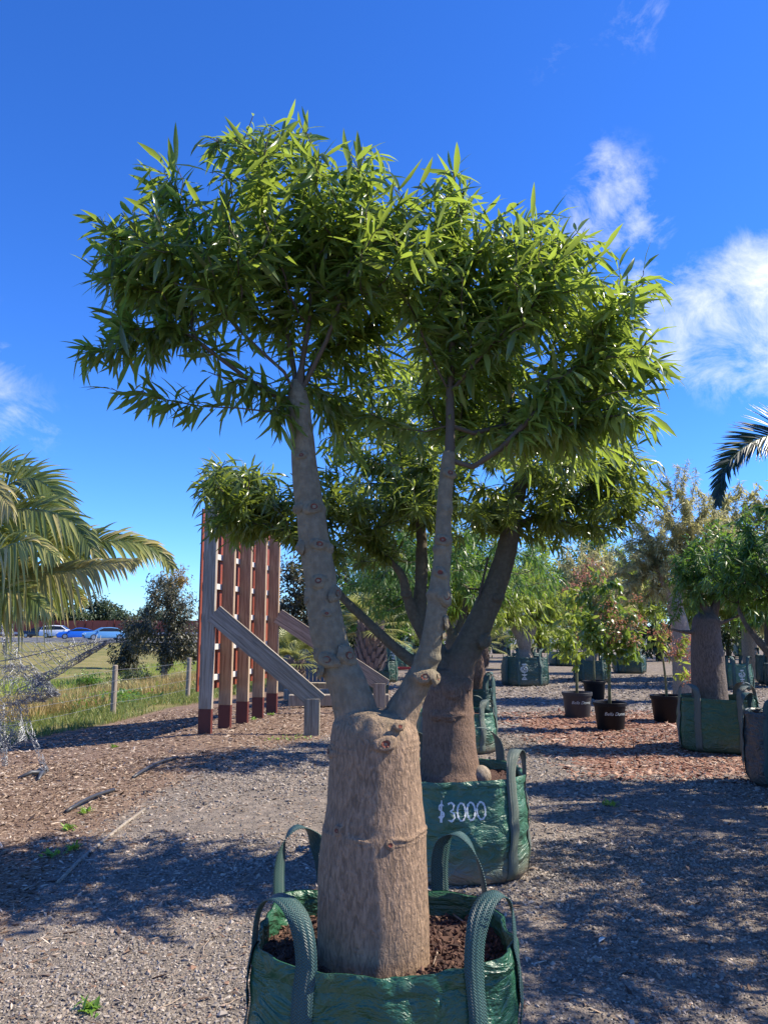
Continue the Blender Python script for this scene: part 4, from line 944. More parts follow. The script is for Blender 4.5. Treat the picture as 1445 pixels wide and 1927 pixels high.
# ---------------------------------------------------------------- generic nursery trees
def nursery_tree(label, base, trunk, stems, lobes, bark, leafm, seed, leaf=(.08, .14), W=.011, per=16, span=.25, droop=.6, rtip=.003, small=True, bf=.4, group='bagged bottle trees', dens=1.7, name='bottle_tree', twig='bark_twig', cat='tree', sag=.1, lift=0.0, spread=.85, voxel=.02, curl=(.05, .4), bias=.25, bare=None):
    """base xyz; trunk = [(dx,dy,z,r)]; stems = [[(dx,dy,z,r)]]; lobes in metres from base"""
    base = np.asarray(base, float); rng = np.random.default_rng(seed)
    root = thing(name, base, label, cat, group)
    st = lambda l: [(base + np.array(s[:3]), s[3]) for s in l]
    solids = [lofted(densify(st(trunk)), 24)] + [lofted(densify(st(s)), 14) for s in stems]
    me = remesh_solid(solids, voxel, 3); bark_relief(me, voxel * .6, [], base); mesh_obj('trunk', me, bark, root)
    sk = Skel()
    if stems:
        for s in stems: sk.node(base + np.array(s[-1][:3]), -1, True, s[-1][3]); 
    else: sk.node(base + np.array(trunk[-1][:3]), -1, True, trunk[-1][3] * .6)
    tg = lobe_targets(rng, [(base + np.array(c), r, int(n * dens)) for c, r, n in lobes]); tips = grow(sk, list(tg), rng, bf=bf, step=.16, sag=sag, jit=.012)
    r, cnt = radii(sk, rtip, 2.2, .05); mb = MB(); branch_mesh(sk, r, cnt, mb); mb.build('branches', twig, root, smooth=True)
    pos, T, Nn, Ls, Ws, cu = tip_leaves(sk, tips, rng, per=per, span=span, L=leaf, W=W, droop=droop, spread=spread, lift=lift, curl=curl)
    n = len(pos); rnd = np.clip(bias + .65 * (rng.random(n) - .2), 0, .95)
    me = leaf_mesh('crown', pos - base, T, Nn, Ls, Ws, cu, rnd, small=small, fold=.3); tag(mesh_obj('crown', me, leafm, root), kind='stuff')
    return root, sk, tips
def gpos(px, py): 
    p = onz(px, py, 0); p[2] = hz(p[0], p[1]); return p
def simple_bag(px0, px1, ytop, ybot, label, m='bag_dark', sm='strap', seed=1, rot=0.0, depth=None, hh=.16, ex=3.0, bfrac=.9, nth=56, nt=14, **k):
    y = gpos((px0 + px1) / 2, ybot)[1]; a = (px1 - px0) / 2 * y / F_PX; cy = y + a * bfrac; a = (px1 - px0) / 2 * cy / F_PX
    cx = ((px0 + px1) / 2 - CX) / F_PX * cy; h = at(CX, ytop, y)[2]
    bag = Bag(cx, cy, a, a * bfrac, h, rot, ex, seed, wr=1.2, sagf=.012)
    return bag, make_bag(bag, label, m, sm, nth=nth, nt=nt, hh=hh, sw=.08, **k)

def row_trees():
    # third bag of the row, right behind the second tree, and the taller one behind it
    b, r = simple_bag(783, 922, 1347, 1424, 'green grow bag with white dollar sign right behind the dark bottle tree', 'bag_faded', 'strap_grey', 21, R(6), ex=3.2)
    strokes_on(b, r, digit('$', 0), b.theta(-.43, -.33), .62, .14, .014, 'white_marker')
    nursery_tree('slender bottle tree with airy light green crown behind the dark bottle tree', (b.c[0], b.c[1], .6), [(0, 0, -.05, .16), (0, 0, .3, .15), (0, 0, .7, .12), (0, 0, .9, .07)], [[(0, 0, .8, .06), (-.15, 0, 1.2, .045), (-.25, .05, 1.6, .03)], [(0, 0, .8, .06), (.15, .1, 1.2, .045), (.2, .1, 1.5, .03)]],
                 [((-.7, -.5, 1.75), (.9, 1.1, .55), 95), ((.5, -.4, 1.6), (.9, 1.1, .5), 75), ((-.1, -.5, 2.2), (.9, 1.1, .5), 80), ((-.9, 0, 1.25), (.4, .4, .3), 16)], 'bark_second', 'leaf_green', 61, leaf=(.12, .19), W=.0085, per=20, span=.4, droop=.9)
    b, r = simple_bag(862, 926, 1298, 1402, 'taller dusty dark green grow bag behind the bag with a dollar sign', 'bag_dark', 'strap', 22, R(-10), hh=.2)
    nursery_tree('thin bottle tree with a yellow-green drooping crown in the tall dusty bag', (b.c[0], b.c[1], b.c[2] + b.h * .85), [(0, 0, -.05, .13), (0, 0, .3, .12), (0, 0, .6, .07)], [[(0, 0, .5, .05), (-.1, 0, 1.0, .035), (-.15, .05, 1.3, .025)]],
                 [((.1, .1, 1.5), (.8, .5, .5), 50), ((-.5, 0, 1.25), (.5, .4, .4), 24), ((.6, 0, 1.2), (.5, .4, .4), 24)], 'bark_second', 'leaf_lime', 62, leaf=(.13, .2), W=.009, per=18, span=.45, droop=1.0)
    # bag with the tree emblem and the knobbly trunk
    b, r = simple_bag(942, 1022, 1236, 1291, 'dark green grow bag with white tree emblem under the weeping lime-green bottle tree', 'bag_dark', 'strap', 23, R(4), hh=.24)
    strokes_on(b, r, tree_emblem(), b.theta(-.10, -.5), .20, .27, .022, 'emblem', 'emblem')
    nursery_tree('weeping lime green bottle tree with a knobbly pinkish trunk in the emblem bag', (b.c[0], b.c[1], b.c[2] + b.h * .86), [(0, 0, -.05, .25), (0, 0, .12, .24), (.02, 0, .3, .16), (0, 0, .5, .2), (0, 0, .7, .18), (0, 0, .85, .1)], [[(-.02, 0, .5, .13), (-.22, 0, .85, .12), (-.35, 0, 1.2, .05)], [(.05, 0, .6, .12), (.22, -.02, .8, .11), (.32, 0, 1.2, .05)]],
                 [((-.2, -.1, 1.75), (1.0, .8, .75), 75), ((.45, 0, 1.65), (.9, .8, .75), 70), ((.1, 0, 2.4), (.9, .7, .5), 45), ((-.75, -.2, 1.5), (.5, .5, .55), 26), ((.95, -.1, 1.4), (.4, .5, .5), 26)], 'bark_pale', 'leaf_lime', 63, leaf=(.22, .34), W=.014, per=17, span=.7, droop=1.5, rtip=.006, lift=-.2, spread=.6)
    # big bottle tree on the right with its slumped bag
    b, r = simple_bag(1266, 1402, 1316, 1419, 'slumped dark green grow bag with flopped handles round the thick grey trunk', 'bag', 'strap_grey', 24, R(-22), hh=.17, ex=3.6)
    nursery_tree('thick grey barrel-trunked bottle tree with dense green crown in the slumped bag', (b.c[0] - .1, b.c[1], b.c[2] + .62), [(0, 0, -.06, .235), (0, 0, .15, .225), (0, 0, .5, .215), (0, 0, .85, .19), (.01, 0, 1.05, .175), (.02, 0, 1.15, .10)], [[(.02, 0, 1.0, .09), (-.02, .02, 1.3, .06), (-.1, .05, 1.6, .035)], [(.05, 0, 1.0, .09), (.15, 0, 1.25, .06), (.25, 0, 1.5, .035)], [(-.1, 0, .92, .035), (-.28, -.02, .9, .025), (-.5, 0, .95, .014)], [(.1, -.08, 1.0, .035), (.35, -.15, 1.1, .02), (.6, -.15, 1.25, .012)]],
                 [((.15, 0, 1.75), (.65, .6, .45), 80), ((.55, 0, 1.45), (.5, .5, .4), 50), ((-.1, -.1, 1.5), (.45, .5, .35), 36), ((.35, 0, 2.1), (.6, .5, .35), 40)], 'bark_grey', 'leaf_green', 64, leaf=(.10, .17), W=.012, per=18, span=.3, droop=.7, twig='bark_twig_dark')
    # bag at the right edge
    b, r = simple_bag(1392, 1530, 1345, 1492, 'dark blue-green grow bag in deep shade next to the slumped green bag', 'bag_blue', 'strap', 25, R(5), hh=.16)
    nursery_tree('bottle tree with fanning dark limbs growing from the shaded blue-green bag', (b.c[0] - .02, b.c[1], b.c[2] + b.h * .86), [(0, 0, -.06, .16), (0, 0, .2, .15), (0, 0, .5, .14), (-.02, 0, .62, .12), (-.02, 0, .72, .07)], [[(-.02, 0, .55, .07), (-.2, -.05, .75, .04), (-.38, -.05, 1.0, .028), (-.45, -.05, 1.2, .02)], [(0, 0, .6, .07), (.02, 0, .95, .045), (-.05, 0, 1.3, .03)], [(.02, 0, .6, .07), (.25, 0, .9, .04), (.4, .05, 1.2, .03)]],
                 [((-.35, -.05, 1.55), (.42, .5, .35), 55), ((.2, 0, 1.6), (.6, .55, .45), 70), ((.6, 0, 1.5), (.5, .5, .45), 40), ((0, 0, 2.0), (.6, .5, .35), 40)], 'bark_grey', 'leaf_green', 65, leaf=(.09, .15), W=.011, per=18, span=.28, droop=.7, twig='bark_twig_dark')
    # olive-brown tree behind
    p = gpos(1275, 1300); p = np.array([(1276 - CX) / F_PX * 17, 17.0, 0])
    nursery_tree('tall drying bottle tree with olive-tan foliage and smooth pale trunk behind the flowering pots', p, [(0, 0, 0, .27), (0, 0, .8, .24), (-.03, 0, 1.5, .19), (-.12, 0, 2.0, .17), (-.14, 0, 2.2, .1)], [[(-.14, 0, 2.0, .1), (-.35, 0, 2.5, .06), (-.5, 0, 3.0, .04)], [(-.1, 0, 2.0, .1), (.1, 0, 2.5, .06), (.2, 0, 3.2, .04)]],
                 [((.0, 0, 3.7), (1.2, .9, 1.2), 200), ((-.8, -.1, 2.8), (.9, .7, .9), 120), ((.8, 0, 3.1), (1.0, .8, 1.2), 150), ((.1, 0, 4.9), (.5, .5, .6), 16)], 'bark_pale', 'leaf_olive', 66, leaf=(.09, .17), W=.0105, per=42, span=.5, droop=.8, spread=1.1, rtip=.004)
    p = np.array([(1400 - CX) / F_PX * 24, 24.0, 0])
    nursery_tree('bushy mid-green bottle tree with yellowing top behind the barrel-trunked tree', p, [(0, 0, 0, .25), (0, 0, .8, .24), (0, 0, 1.7, .2), (0, 0, 2.0, .1)], [[(0, 0, 1.8, .1), (-.3, 0, 2.4, .06)], [(0, 0, 1.8, .1), (.3, 0, 2.4, .06)]],
                 [((-.8, 0, 3.6), (1.5, 1, 1.3), 130), ((1.0, 0, 3.6), (1.6, 1, 1.5), 130), ((.2, 0, 5.2), (1.5, .8, 1.0), 80), ((.6, 0, 2.0), (1.6, .8, .6), 50)], 'bark_pale', 'leaf_olive', 67, leaf=(.18, .28), W=.024, per=30, span=.6, droop=.9, rtip=.006)
    # further bags in the back rows
    specs = [(1350, 1398, 1250, 1299, 'green grow bag with white tree emblem standing behind the slumped bag', 'bag_faded', 26, True), (1372, 1411, 1197, 1236, 'round-topped green grow bag far back behind the grey trunk', 'bag_faded', 27, False),
             (1414, 1470, 1233, 1288, 'dark grow bag half hidden behind the fanning limbs', 'bag_dark', 28, False), (922, 956, 1186, 1231, 'dark blue grow bag far back beside the weeping tree', 'bag_blue', 29, False), (1006, 1034, 1200, 1229, 'small teal grow bag far back behind the emblem bag', 'bag_dark', 30, False),
             (714, 774, 1206, 1259, 'bright green grow bag with white emblem behind the red trolley near the stubby palm', 'bag_faded', 31, True), (770, 800, 1215, 1250, 'small dark teal grow bag behind the red trolley', 'bag_dark', 32, False),
             (1030, 1132, 1228, 1254, 'low wide grey-green grow bag behind the flowering pots', 'bag_dark', 33, False)]
    for i, (x0, x1, yt, yb, lab, m, sd, emb) in enumerate(specs):
        b, r = simple_bag(x0, x1, yt, yb, lab, m, 'strap', sd, R(sd * 7 % 20 - 10), hh=.2, nth=40, nt=10)
        if emb: strokes_on(b, r, tree_emblem(), b.theta(-.05, -.5), .22, .27 * b.h / .8, .022 * b.h / .8, 'emblem', 'emblem')
        if i in (1, 2, 3):
            lm, hgt = (('leaf_lime', 2.2), ('leaf_green', 2.0), ('leaf_dark', 2.6))[i - 1]
            nursery_tree(['tall bottle tree with yellow-green crown growing from the round-topped far bag', 'leafy green bottle tree in the half hidden dark bag', 'dark-leaved bottle tree in the far dark blue bag'][i - 1], (b.c[0], b.c[1], b.h * .8),
                         [(0, 0, 0, .22), (0, 0, .6, .2), (0, 0, 1.2, .16), (0, 0, 1.4, .08)], [[(0, 0, 1.2, .08), (-.2, 0, 1.7, .05)], [(0, 0, 1.2, .08), (.25, 0, 1.7, .05)]], [((-.3, 0, hgt), (1.3, 1.1, 1.0), 70), ((.6, 0, hgt + .2), (1.2, 1, 1.0), 60), ((0, 0, hgt + 1.2), (1, .9, .7), 30)], 'bark_grey', lm, 120 + i, leaf=(.22, .34), W=.022, per=14, span=.7, droop=.9, rtip=.007)
row_trees()
def back_row():
    rows = [(1105, 23, 'leaf_olive', 4.4, 'olive bottle tree with fine hanging foliage in the row behind the flowering pots'), (1175, 27, 'leaf_lime', 4.9, 'yellow-green bottle tree in the back row beside the drying olive-tan tree'), (850, 21, 'leaf_lime', 4.0, 'light green weeping bottle tree in the back row behind the leaning limbs'),
            (715, 23, 'leaf_green', 4.2, 'green fine-leaved bottle tree in the back row above the red trolley'), (1330, 21, 'leaf_lime', 4.0, 'golden-green bottle tree in the back row behind the thick grey trunk'), (985, 29, 'leaf_green', 5.2, 'tall green bottle tree behind the weeping lime-green one'), (1465, 21, 'leaf_green', 4.4, 'dense green bottle tree in the back row behind the fanning limbs')]
    for i, (px, Y, m, h, lab) in enumerate(rows):
        x = (px - CX) / F_PX * Y; bag = Bag(x, Y, .52, .48, .62, R(i * 9 % 20 - 10), 3.0, 140 + i, sagf=.012)
        make_bag(bag, 'green grow bag under the ' + lab.split(' in the ')[0].split(' behind ')[0].split(' with ')[0], 'bag_dark', 'strap', nth=36, nt=9, hh=.2)
        k = h / 4.2
        nursery_tree(lab, (x, Y, .54), [(0, 0, -.03, .22), (0, 0, .5, .2), (0, 0, 1.0, .16), (0, 0, 1.2, .08)], [[(0, 0, 1.0, .08), (-.3, 0, 1.6, .05)], [(0, 0, 1.0, .08), (.3, 0, 1.6, .05)]],
                     [((-.4, 0, 2.0 * k), (1.2, .9, .8 * k), 70), ((.5, 0, 2.1 * k), (1.2, .9, .8 * k), 70), ((0, 0, 2.9 * k), (1.1, .8, .7 * k), 55), ((-.8, -.1, 1.3 * k), (.6, .6, .45), 22), ((.8, -.1, 1.3 * k), (.6, .6, .45), 22)], 'bark_pale', m, 150 + i, leaf=(.18, .30), W=.017, per=20, span=.6, droop=1.1, rtip=.005)
back_row()

def offframe_row():
    # the nursery row goes on to the right of the view; its crowns throw the shade on the yard
    for i, (x, y, s, lab, blab) in enumerate([(3.75, 4.35, .95, 'broad green bottle tree across the gravel from the $3000 bag', 'green grow bag holding the broad bottle tree across the gravel'), (3.5, 2.9, .95, 'smaller green bottle tree across the gravel from the fat tan trunk', 'green grow bag holding the smaller tree across the gravel'),
                                        (4.7, 5.7, 1.0, 'tall green bottle tree in the bag behind the broad one', 'green grow bag holding the tall tree behind the broad one'), (5.8, 6.9, 1.1, 'leafy bottle tree in the bag beyond the tall one', 'green grow bag holding the leafy tree beyond the tall one')]):
        bag = Bag(x, y, .45, .42, .64, R(12 * i), 3.0, 50 + i, sagf=.012)
        make_bag(bag, blab, 'bag', 'strap', nth=48, nt=12)
        nursery_tree(lab, (x, y, .56), [(0, 0, -.03, .19), (0, 0, .5, .17), (0, 0, .8, .13), (0, 0, .95, .07)], [[(0, 0, .8, .07), (-.3, 0, 1.3, .045), (-.5, 0, 1.7, .03)], [(0, 0, .8, .07), (.3, .1, 1.3, .045), (.4, .1, 1.7, .03)]],
                     [((-.6, .1, 2.0 * s), (.85, .9, .5), 90), ((.5, 0, 2.0 * s), (1.0, 1.0, .6), 80), ((0, .3, 2.5 * s), (.9, .9, .4), 50), ((-.3, -.5, 1.6 * s), (.8, .6, .35), 34)], 'bark_second', 'leaf_second', 70 + i, leaf=(.09, .15), W=.012, per=16, span=.25, droop=.6)
offframe_row()

# ---------------------------------------------------------------- potted flowering trees
def text_wrap(txt, c, rad, z, size, th0, m, parent, name='painted_name'):
    cu = bpy.data.curves.new('t', 'FONT'); cu.body = txt; cu.size = size; cu.shear = .35; cu.offset = -.002 * size; o = bpy.data.objects.new('t', cu); COL.objects.link(o)
    dg = bpy.context.evaluated_depsgraph_get(); me = bpy.data.meshes.new_from_object(o.evaluated_get(dg)); bpy.data.objects.remove(o)
    o0 = wpos(parent); w = max(v.co.x for v in me.vertices)
    for v in me.vertices:
        th = th0 + (v.co.x - w / 2) / rad; zz = z + v.co.y; rr = rad + .003
        v.co = Vector((c[0] + rr * math.cos(th) - o0[0], c[1] + rr * math.sin(th) - o0[1], zz - o0[2]))
    me.name = name; return mesh_obj(name, me, m, parent)
def pot(px0, px1, ytop, ybot, label, m, txt=None):
    p = gpos((px0 + px1) / 2, ybot); w = (px1 - px0) * p[1] / F_PX; r = w / 2; c = np.array([p[0], p[1] + r * .85, p[2]]); r = (px1 - px0) / 2 * c[1] / F_PX; c[0] = ((px0 + px1) / 2 - CX) / F_PX * c[1]
    h = (at(CX, ytop, c[1])[2]) - p[2]
    root = thing('plant_pot', c, label, 'plant pot', 'plastic nursery pots')
    MB().lathe(c, [(r * .78, 0), (r * .80, .012), (r * .93, h * .86), (r * .935, h * .87), (r * 1.0, h * .875), (r * 1.01, h * .99), (r * 1.0, h), (r * .95, h), (r * .93, h * .97), (r * .9, h * .85)], 48).build('pot_wall', m, root, smooth=True).modifiers.new('e', 'EDGE_SPLIT')
    s = MB(); V = [(c[0], c[1], c[2] + h * .9)] + [(c[0] + r * .92 * math.cos(6.2832 * j / 32), c[1] + r * .92 * math.sin(6.2832 * j / 32), c[2] + h * .88) for j in range(32)]
    s.add(V, [(0, 1 + j, 1 + (j + 1) % 32) for j in range(32)]).build('soil', 'soil', root)
    if txt: text_wrap(txt, c, r * .895, c[2] + h * .56, h * .17, R(-84), 'white_faded', root)
    return c, r, h
def flowering(label, c, h, height, lobes, fl, seed, dens=14, twig='stem_green', leafm='leaf_pot', lean=0.0, nst=.028):
    base = np.array([c[0], c[1], c[2] + h * .88]); rng = np.random.default_rng(seed)
    root = thing('flowering_tree', base, label, 'potted tree', 'young flowering trees in pots')
    H_ = height; top = base + np.array([lean, 0, H_])
    sk = Skel(); ids = sk.line([base + np.array([lean * f ** 1.5 + .012 * math.sin(5 * f), .01 * math.sin(4 * f), H_ * f - (.02 if f == 0 else 0)]) for f in np.linspace(0, 1, 9)], -1, [False, False, True, True, True, True, True, True, True], [nst, nst * .9, nst * .82, nst * .72, nst * .6, nst * .5, nst * .4, nst * .32, nst * .25])
    MB().tube([sk.p[i] for i in ids], [sk.r0[i] for i in ids], 10).build('trunk', twig, root, smooth=True)
    tips = grow(sk, list(lobe_targets(rng, [(base + np.array(a), b, n) for a, b, n in lobes])), rng, bf=.25, step=.1, sag=.08, jit=.008)
    r, cnt = radii(sk, .003, 2.2, .014); mb = MB(); branch_mesh(sk, r, cnt, mb); mb.build('branches', twig, root, smooth=True)
    pos, T, Nn, Ls, Ws, cu = tip_leaves(sk, tips, rng, per=dens, span=.2, L=(.08, .16), W=.026, droop=.9, spread=.8, curl=(.1, .5)); n = len(pos)
    rnd = np.clip(rng.random(n) * .95, 0, .95)
    me = leaf_mesh('crown', pos - base, T, Nn, Ls, Ws, cu, rnd, small=False, fold=.25); tag(mesh_obj('crown', me, leafm, root), kind='stuff')
    # blossom sprays
    ft = lobe_targets(rng, [(base + np.array(a), b, n) for a, b, n in fl]); P = []
    for f in ft:
        k = rng.integers(26, 46); P.append(f + rng.normal(0, .055, (k, 3)) * np.array([1, 1, .8]))
    P = np.concatenate(P); n = len(P); T = unit(rng.normal(size=(n, 3)) + np.array([0, 0, -.2])); Nn = unit(rng.normal(size=(n, 3)))
    me = leaf_mesh('blossom', P - base, T, Nn, rng.uniform(.022, .05, n), rng.uniform(.007, .013, n), rng.uniform(0, .3, n), rng.random(n), small=True); tag(mesh_obj('blossom', me, 'flower_pink', root), kind='stuff')
def pots():
    c, r, h = pot(1049, 1104, 1302, 1353, 'grey plastic pot with handwritten white name beside the black named pot', 'pot_grey', 'Bella Donna')
    flowering('young green-stemmed tree with light leaves in the grey named pot', c, h, 1.75, [((-.05, 0, 1.1), (.42, .4, .42), 26), ((.1, 0, 1.6), (.35, .35, .4), 18), ((-.2, 0, .75), (.25, .3, .2), 10)], [((0, 0, 1.3), (.4, .3, .35), 3), ((.0, 0, 1.8), (.3, .2, .2), 3)], 5, dens=12, leafm='leaf_lime')
    c, r, h = pot(1106, 1166, 1321, 1374, 'black plastic pot with handwritten name beside the grey named pot', 'pot_black', 'Bella Donna')
    flowering('bushy young tree with coral pink blossom sprays in the black named pot', c, h, 2.1, [((.05, 0, 1.3), (.5, .45, .5), 44), ((.3, 0, .9), (.4, .35, .3), 22), ((-.1, 0, 1.85), (.4, .4, .35), 22), ((-.15, 0, 1.0), (.25, .3, .25), 12)], [((.1, -.2, 1.5), (.5, .3, .4), 14), ((.45, -.1, 1.35), (.2, .2, .14), 8), ((-.15, -.1, 2.1), (.35, .3, .22), 12), ((.25, -.1, 1.0), (.35, .3, .2), 8)], 6, dens=13)
    c, r, h = pot(1088, 1130, 1281, 1317, 'plain black plastic pot standing behind the two named pots', 'pot_black')
    flowering('young leafy tree with pink tips in the plain black pot behind', c, h, 1.9, [((0, 0, 1.2), (.5, .45, .5), 30), ((0, 0, 1.8), (.4, .4, .35), 18)], [((-.2, 0, 2.0), (.4, .3, .25), 8), ((0, 0, 1.6), (.4, .3, .25), 3)], 7, dens=12)
    c, r, h = pot(1211, 1271, 1308, 1361, 'unmarked black plastic pot beside the slumped green bag', 'pot_black')
    flowering('sparse young tree with bare pale twigs and pink-orange leaf tips in the unmarked pot', c, h, 1.45, [((.25, 0, .85), (.3, .3, .3), 12), ((-.15, 0, 1.1), (.25, .25, .3), 6), ((.35, .1, .4), (.15, .2, .12), 5)], [((.25, 0, .85), (.4, .3, .25), 18), ((.45, 0, .35), (.14, .1, .12), 6), ((-.1, 0, 1.2), (.25, .2, .2), 5)], 8, dens=7, leafm='leaf_lime', lean=-.12, twig='stem_green', nst=.024)
pots()

# ---------------------------------------------------------------- palms
def frond(name, parent, pts, length_leaf, nl, m, seed, rach_r=.014, vee=.5, droopl=.35, wl=.016, yellow=0.0, ang=(70, 35), trunc=.08, m2=None, upv=(0, 0, 1)):
    """a feather frond: a rachis through pts with pleated leaflets to both sides"""
    rng = np.random.default_rng(seed); st = densify([(np.asarray(p, float), 1.0) for p in pts], 10); P = np.array([s[0] for s in st]); k = len(P)
    cum = np.concatenate([[0], np.cumsum(np.linalg.norm(np.diff(P, axis=0), axis=1))]); tot = cum[-1]
    MB().tube(P, [rach_r * (1 - .85 * c / tot) for c in cum], 6).build('rachis', 'petiole', parent, smooth=True)
    S = 8; V = []; Q = []; rnd = []
    o0 = wpos(parent)
    for i in range(nl):
        f = trunc + (1 - trunc) * (i + .5) / nl; s = f * tot
        p = np.array([np.interp(s, cum, P[:, a]) for a in range(3)]); p2 = np.array([np.interp(min(s + .03, tot), cum, P[:, a]) for a in range(3)]); p1 = np.array([np.interp(max(s - .03, 0), cum, P[:, a]) for a in range(3)])
        t = unit(p2 - p1); side = unit(np.cross(t, np.array(upv, float))); up = np.cross(side, t)
        for sg in (-1, 1):
            a = R(ang[0] + (ang[1] - ang[0]) * f + rng.normal(0, 5)); prof = math.sin(math.pi * min(1, .15 + .85 * f) ** .8) * .55 + .45 * (1 - f) + .12
            L = length_leaf * prof * rng.uniform(.85, 1.1); d = unit(t * math.cos(a) + side * sg * math.sin(a) * math.cos(vee) + up * math.sin(a) * math.sin(vee) + rng.normal(0, .05, 3))
            dl = droopl * rng.uniform(.5, 1.5); w = wl * rng.uniform(.8, 1.15); b0 = len(V); br = unit(np.cross(d, up)); q0 = rng.random()
            for j in range(S + 1):
                g = j / S; c = p + d * L * g + np.array([0, 0, -1.0]) * L * dl * g ** 2.2; ww = w * (min(1, g * 6 + .35)) * (1 - g ** 2.5) + .0008
                V += [c - br * ww + up * ww * .35, c, c + br * ww + up * ww * .35]; rnd += [q0] * 3
            for j in range(S):
                for e in (0, 1): x = b0 + j * 3 + e; Q.append((x, x + 1, x + 4, x + 3))
    rnd = np.array(rnd)
    if yellow: rnd = np.clip(rnd + yellow, 0, 1)
    me = np_mesh(name, np.array(V) - o0, quads=np.array(Q), smooth=True); fattr(me, 'leafrnd', rnd); return mesh_obj(name, me, m, parent)
def left_palm():
    Y = 6.4; A = lambda px, py, dy=0.0: at(px, py, Y + dy)
    c = A(-95, 1130); base = np.array([c[0], c[1], hz(c[0], c[1])])
    root = thing('feather_palm', base, 'arching feather palm with yellowed leaflet tips leaning in over the wire bird sculpture', 'palm')
    mb = MB(); mb.lathe(base, [(.16, -.05), (.19, .05), (.17, .6), (.16, 1.2), (.19, 1.5), (.12, c[2] - base[2] + .05)], 20, True, True); mb.build('trunk', 'palm_boot', root, smooth=True)
    F = [([(-95, 1130, 0), (-60, 1000, .0), (0, 925, .0), (60, 900, -.05), (110, 935, -.1), (130, 990, -.15)], .42, 34, 'palm_green', 0, .35),
         ([(-95, 1130, 0), (-20, 1075, -.1), (60, 1045, -.2), (140, 1025, -.25), (220, 1018, -.25), (290, 1030, -.2), (325, 1065, -.15)], .36, 44, 'palm_green', .12, .45),
         ([(-95, 1130, 0), (-30, 1095, -.2), (50, 1080, -.35), (130, 1075, -.45), (200, 1060, -.5), (262, 1055, -.5)], .34, 38, 'palm_yellow', .0, .75),
         ([(-95, 1130, 0), (-40, 1070, -.3), (10, 1030, -.5), (60, 1020, -.6), (110, 1045, -.65)], .36, 30, 'palm_green', .2, .8),
         ([(-95, 1130, 0), (-60, 1110, -.2), (-10, 1105, -.4), (50, 1120, -.5), (100, 1150, -.6)], .30, 26, 'palm_green', .15, .6),
         ([(-95, 1130, 0), (-90, 980, -.1), (-60, 920, -.2), (-20, 905, -.35), (20, 950, -.5)], .42, 30, 'palm_yellow', 0, 1.0),
         ([(-95, 1130, 0), (-30, 1020, .2), (50, 975, .3), (110, 1000, .35), (150, 1060, .4)], .38, 34, 'palm_green', 0, .35),
         ([(-95, 1130, 0), (-50, 1010, -.1), (10, 965, -.2), (80, 960, -.3), (140, 985, -.35), (180, 1040, -.4)], .40, 32, 'palm_green', .0, .5),
         ([(-95, 1130, 0), (-70, 960, .1), (-30, 890, .1), (30, 880, .1), (75, 925, .05)], .42, 30, 'palm_green', .0, .2),
         ([(-95, 1130, 0), (-40, 1100, .1), (40, 1085, .1), (110, 1095, .1), (160, 1130, .1)], .32, 30, 'palm_green', .25, .7),
         ([(-95, 1130, 0), (-180, 1000, .2), (-300, 960, .3), (-400, 1040, .3)], .42, 34, 'palm_green', 0, .5), ([(-95, 1130, 0), (-190, 1060, -.3), (-310, 1060, -.5), (-400, 1150, -.6)], .42, 34, 'palm_green', 0, .5),
         ([(-95, 1130, 0), (-120, 960, .5), (-160, 900, 1.0), (-200, 950, 1.4)], .42, 34, 'palm_green', 0, .5)]
    for i, (pts, L, nl, m, yl, dr) in enumerate(F): frond('frond', root, [A(*p) for p in pts], L * 1.35, int(nl * 2.0), m, 200 + i, droopl=dr, yellow=yl, wl=.0165, upv=(0, -.85, .5), vee=.25, ang=(64, 30))
left_palm()
def right_palm():
    Y = 7.6; A = lambda px, py, dy=0.0: at(px, py, Y + dy); c = A(1640, 990); base = np.array([c[0], c[1], 0])
    root = thing('date_palm', base, 'dark date palm whose stiff comb-like frond arches above the barrel-trunked tree', 'palm')
    MB().lathe(base, [(.26, -.05), (.24, .3), (.22, 1.4), (.25, 2.1), (.2, c[2])], 20, True, True).build('trunk', 'palm_boot', root, smooth=True)
    F = [[(1640, 990, 0), (1570, 860, -.1), (1500, 815, -.15), (1440, 822, -.2), (1390, 850, -.25), (1358, 893, -.3), (1350, 948, -.3)],
         [(1640, 990, 0), (1600, 1000, -.3), (1540, 1000, -.5), (1480, 1040, -.7), (1465, 1090, -.8)],
         [(1640, 990, 0), (1700, 820, .1), (1800, 780, .2), (1900, 860, .2)], [(1640, 990, 0), (1740, 960, -.2), (1830, 990, -.3), (1890, 1080, -.3)], [(1640, 990, 0), (1660, 800, .4), (1700, 740, .8), (1740, 780, 1.2)], [(1640, 990, 0), (1600, 820, .5), (1560, 790, .9), (1520, 830, 1.2)]]
    for i, pts in enumerate(F): frond('frond', root, [A(*p) for p in pts], .56, 125, 'palm_dark', 300 + i, droopl=.12, vee=.3, wl=.0115, ang=(58, 26), rach_r=.02, upv=(-.2, -.8, .5))
right_palm()
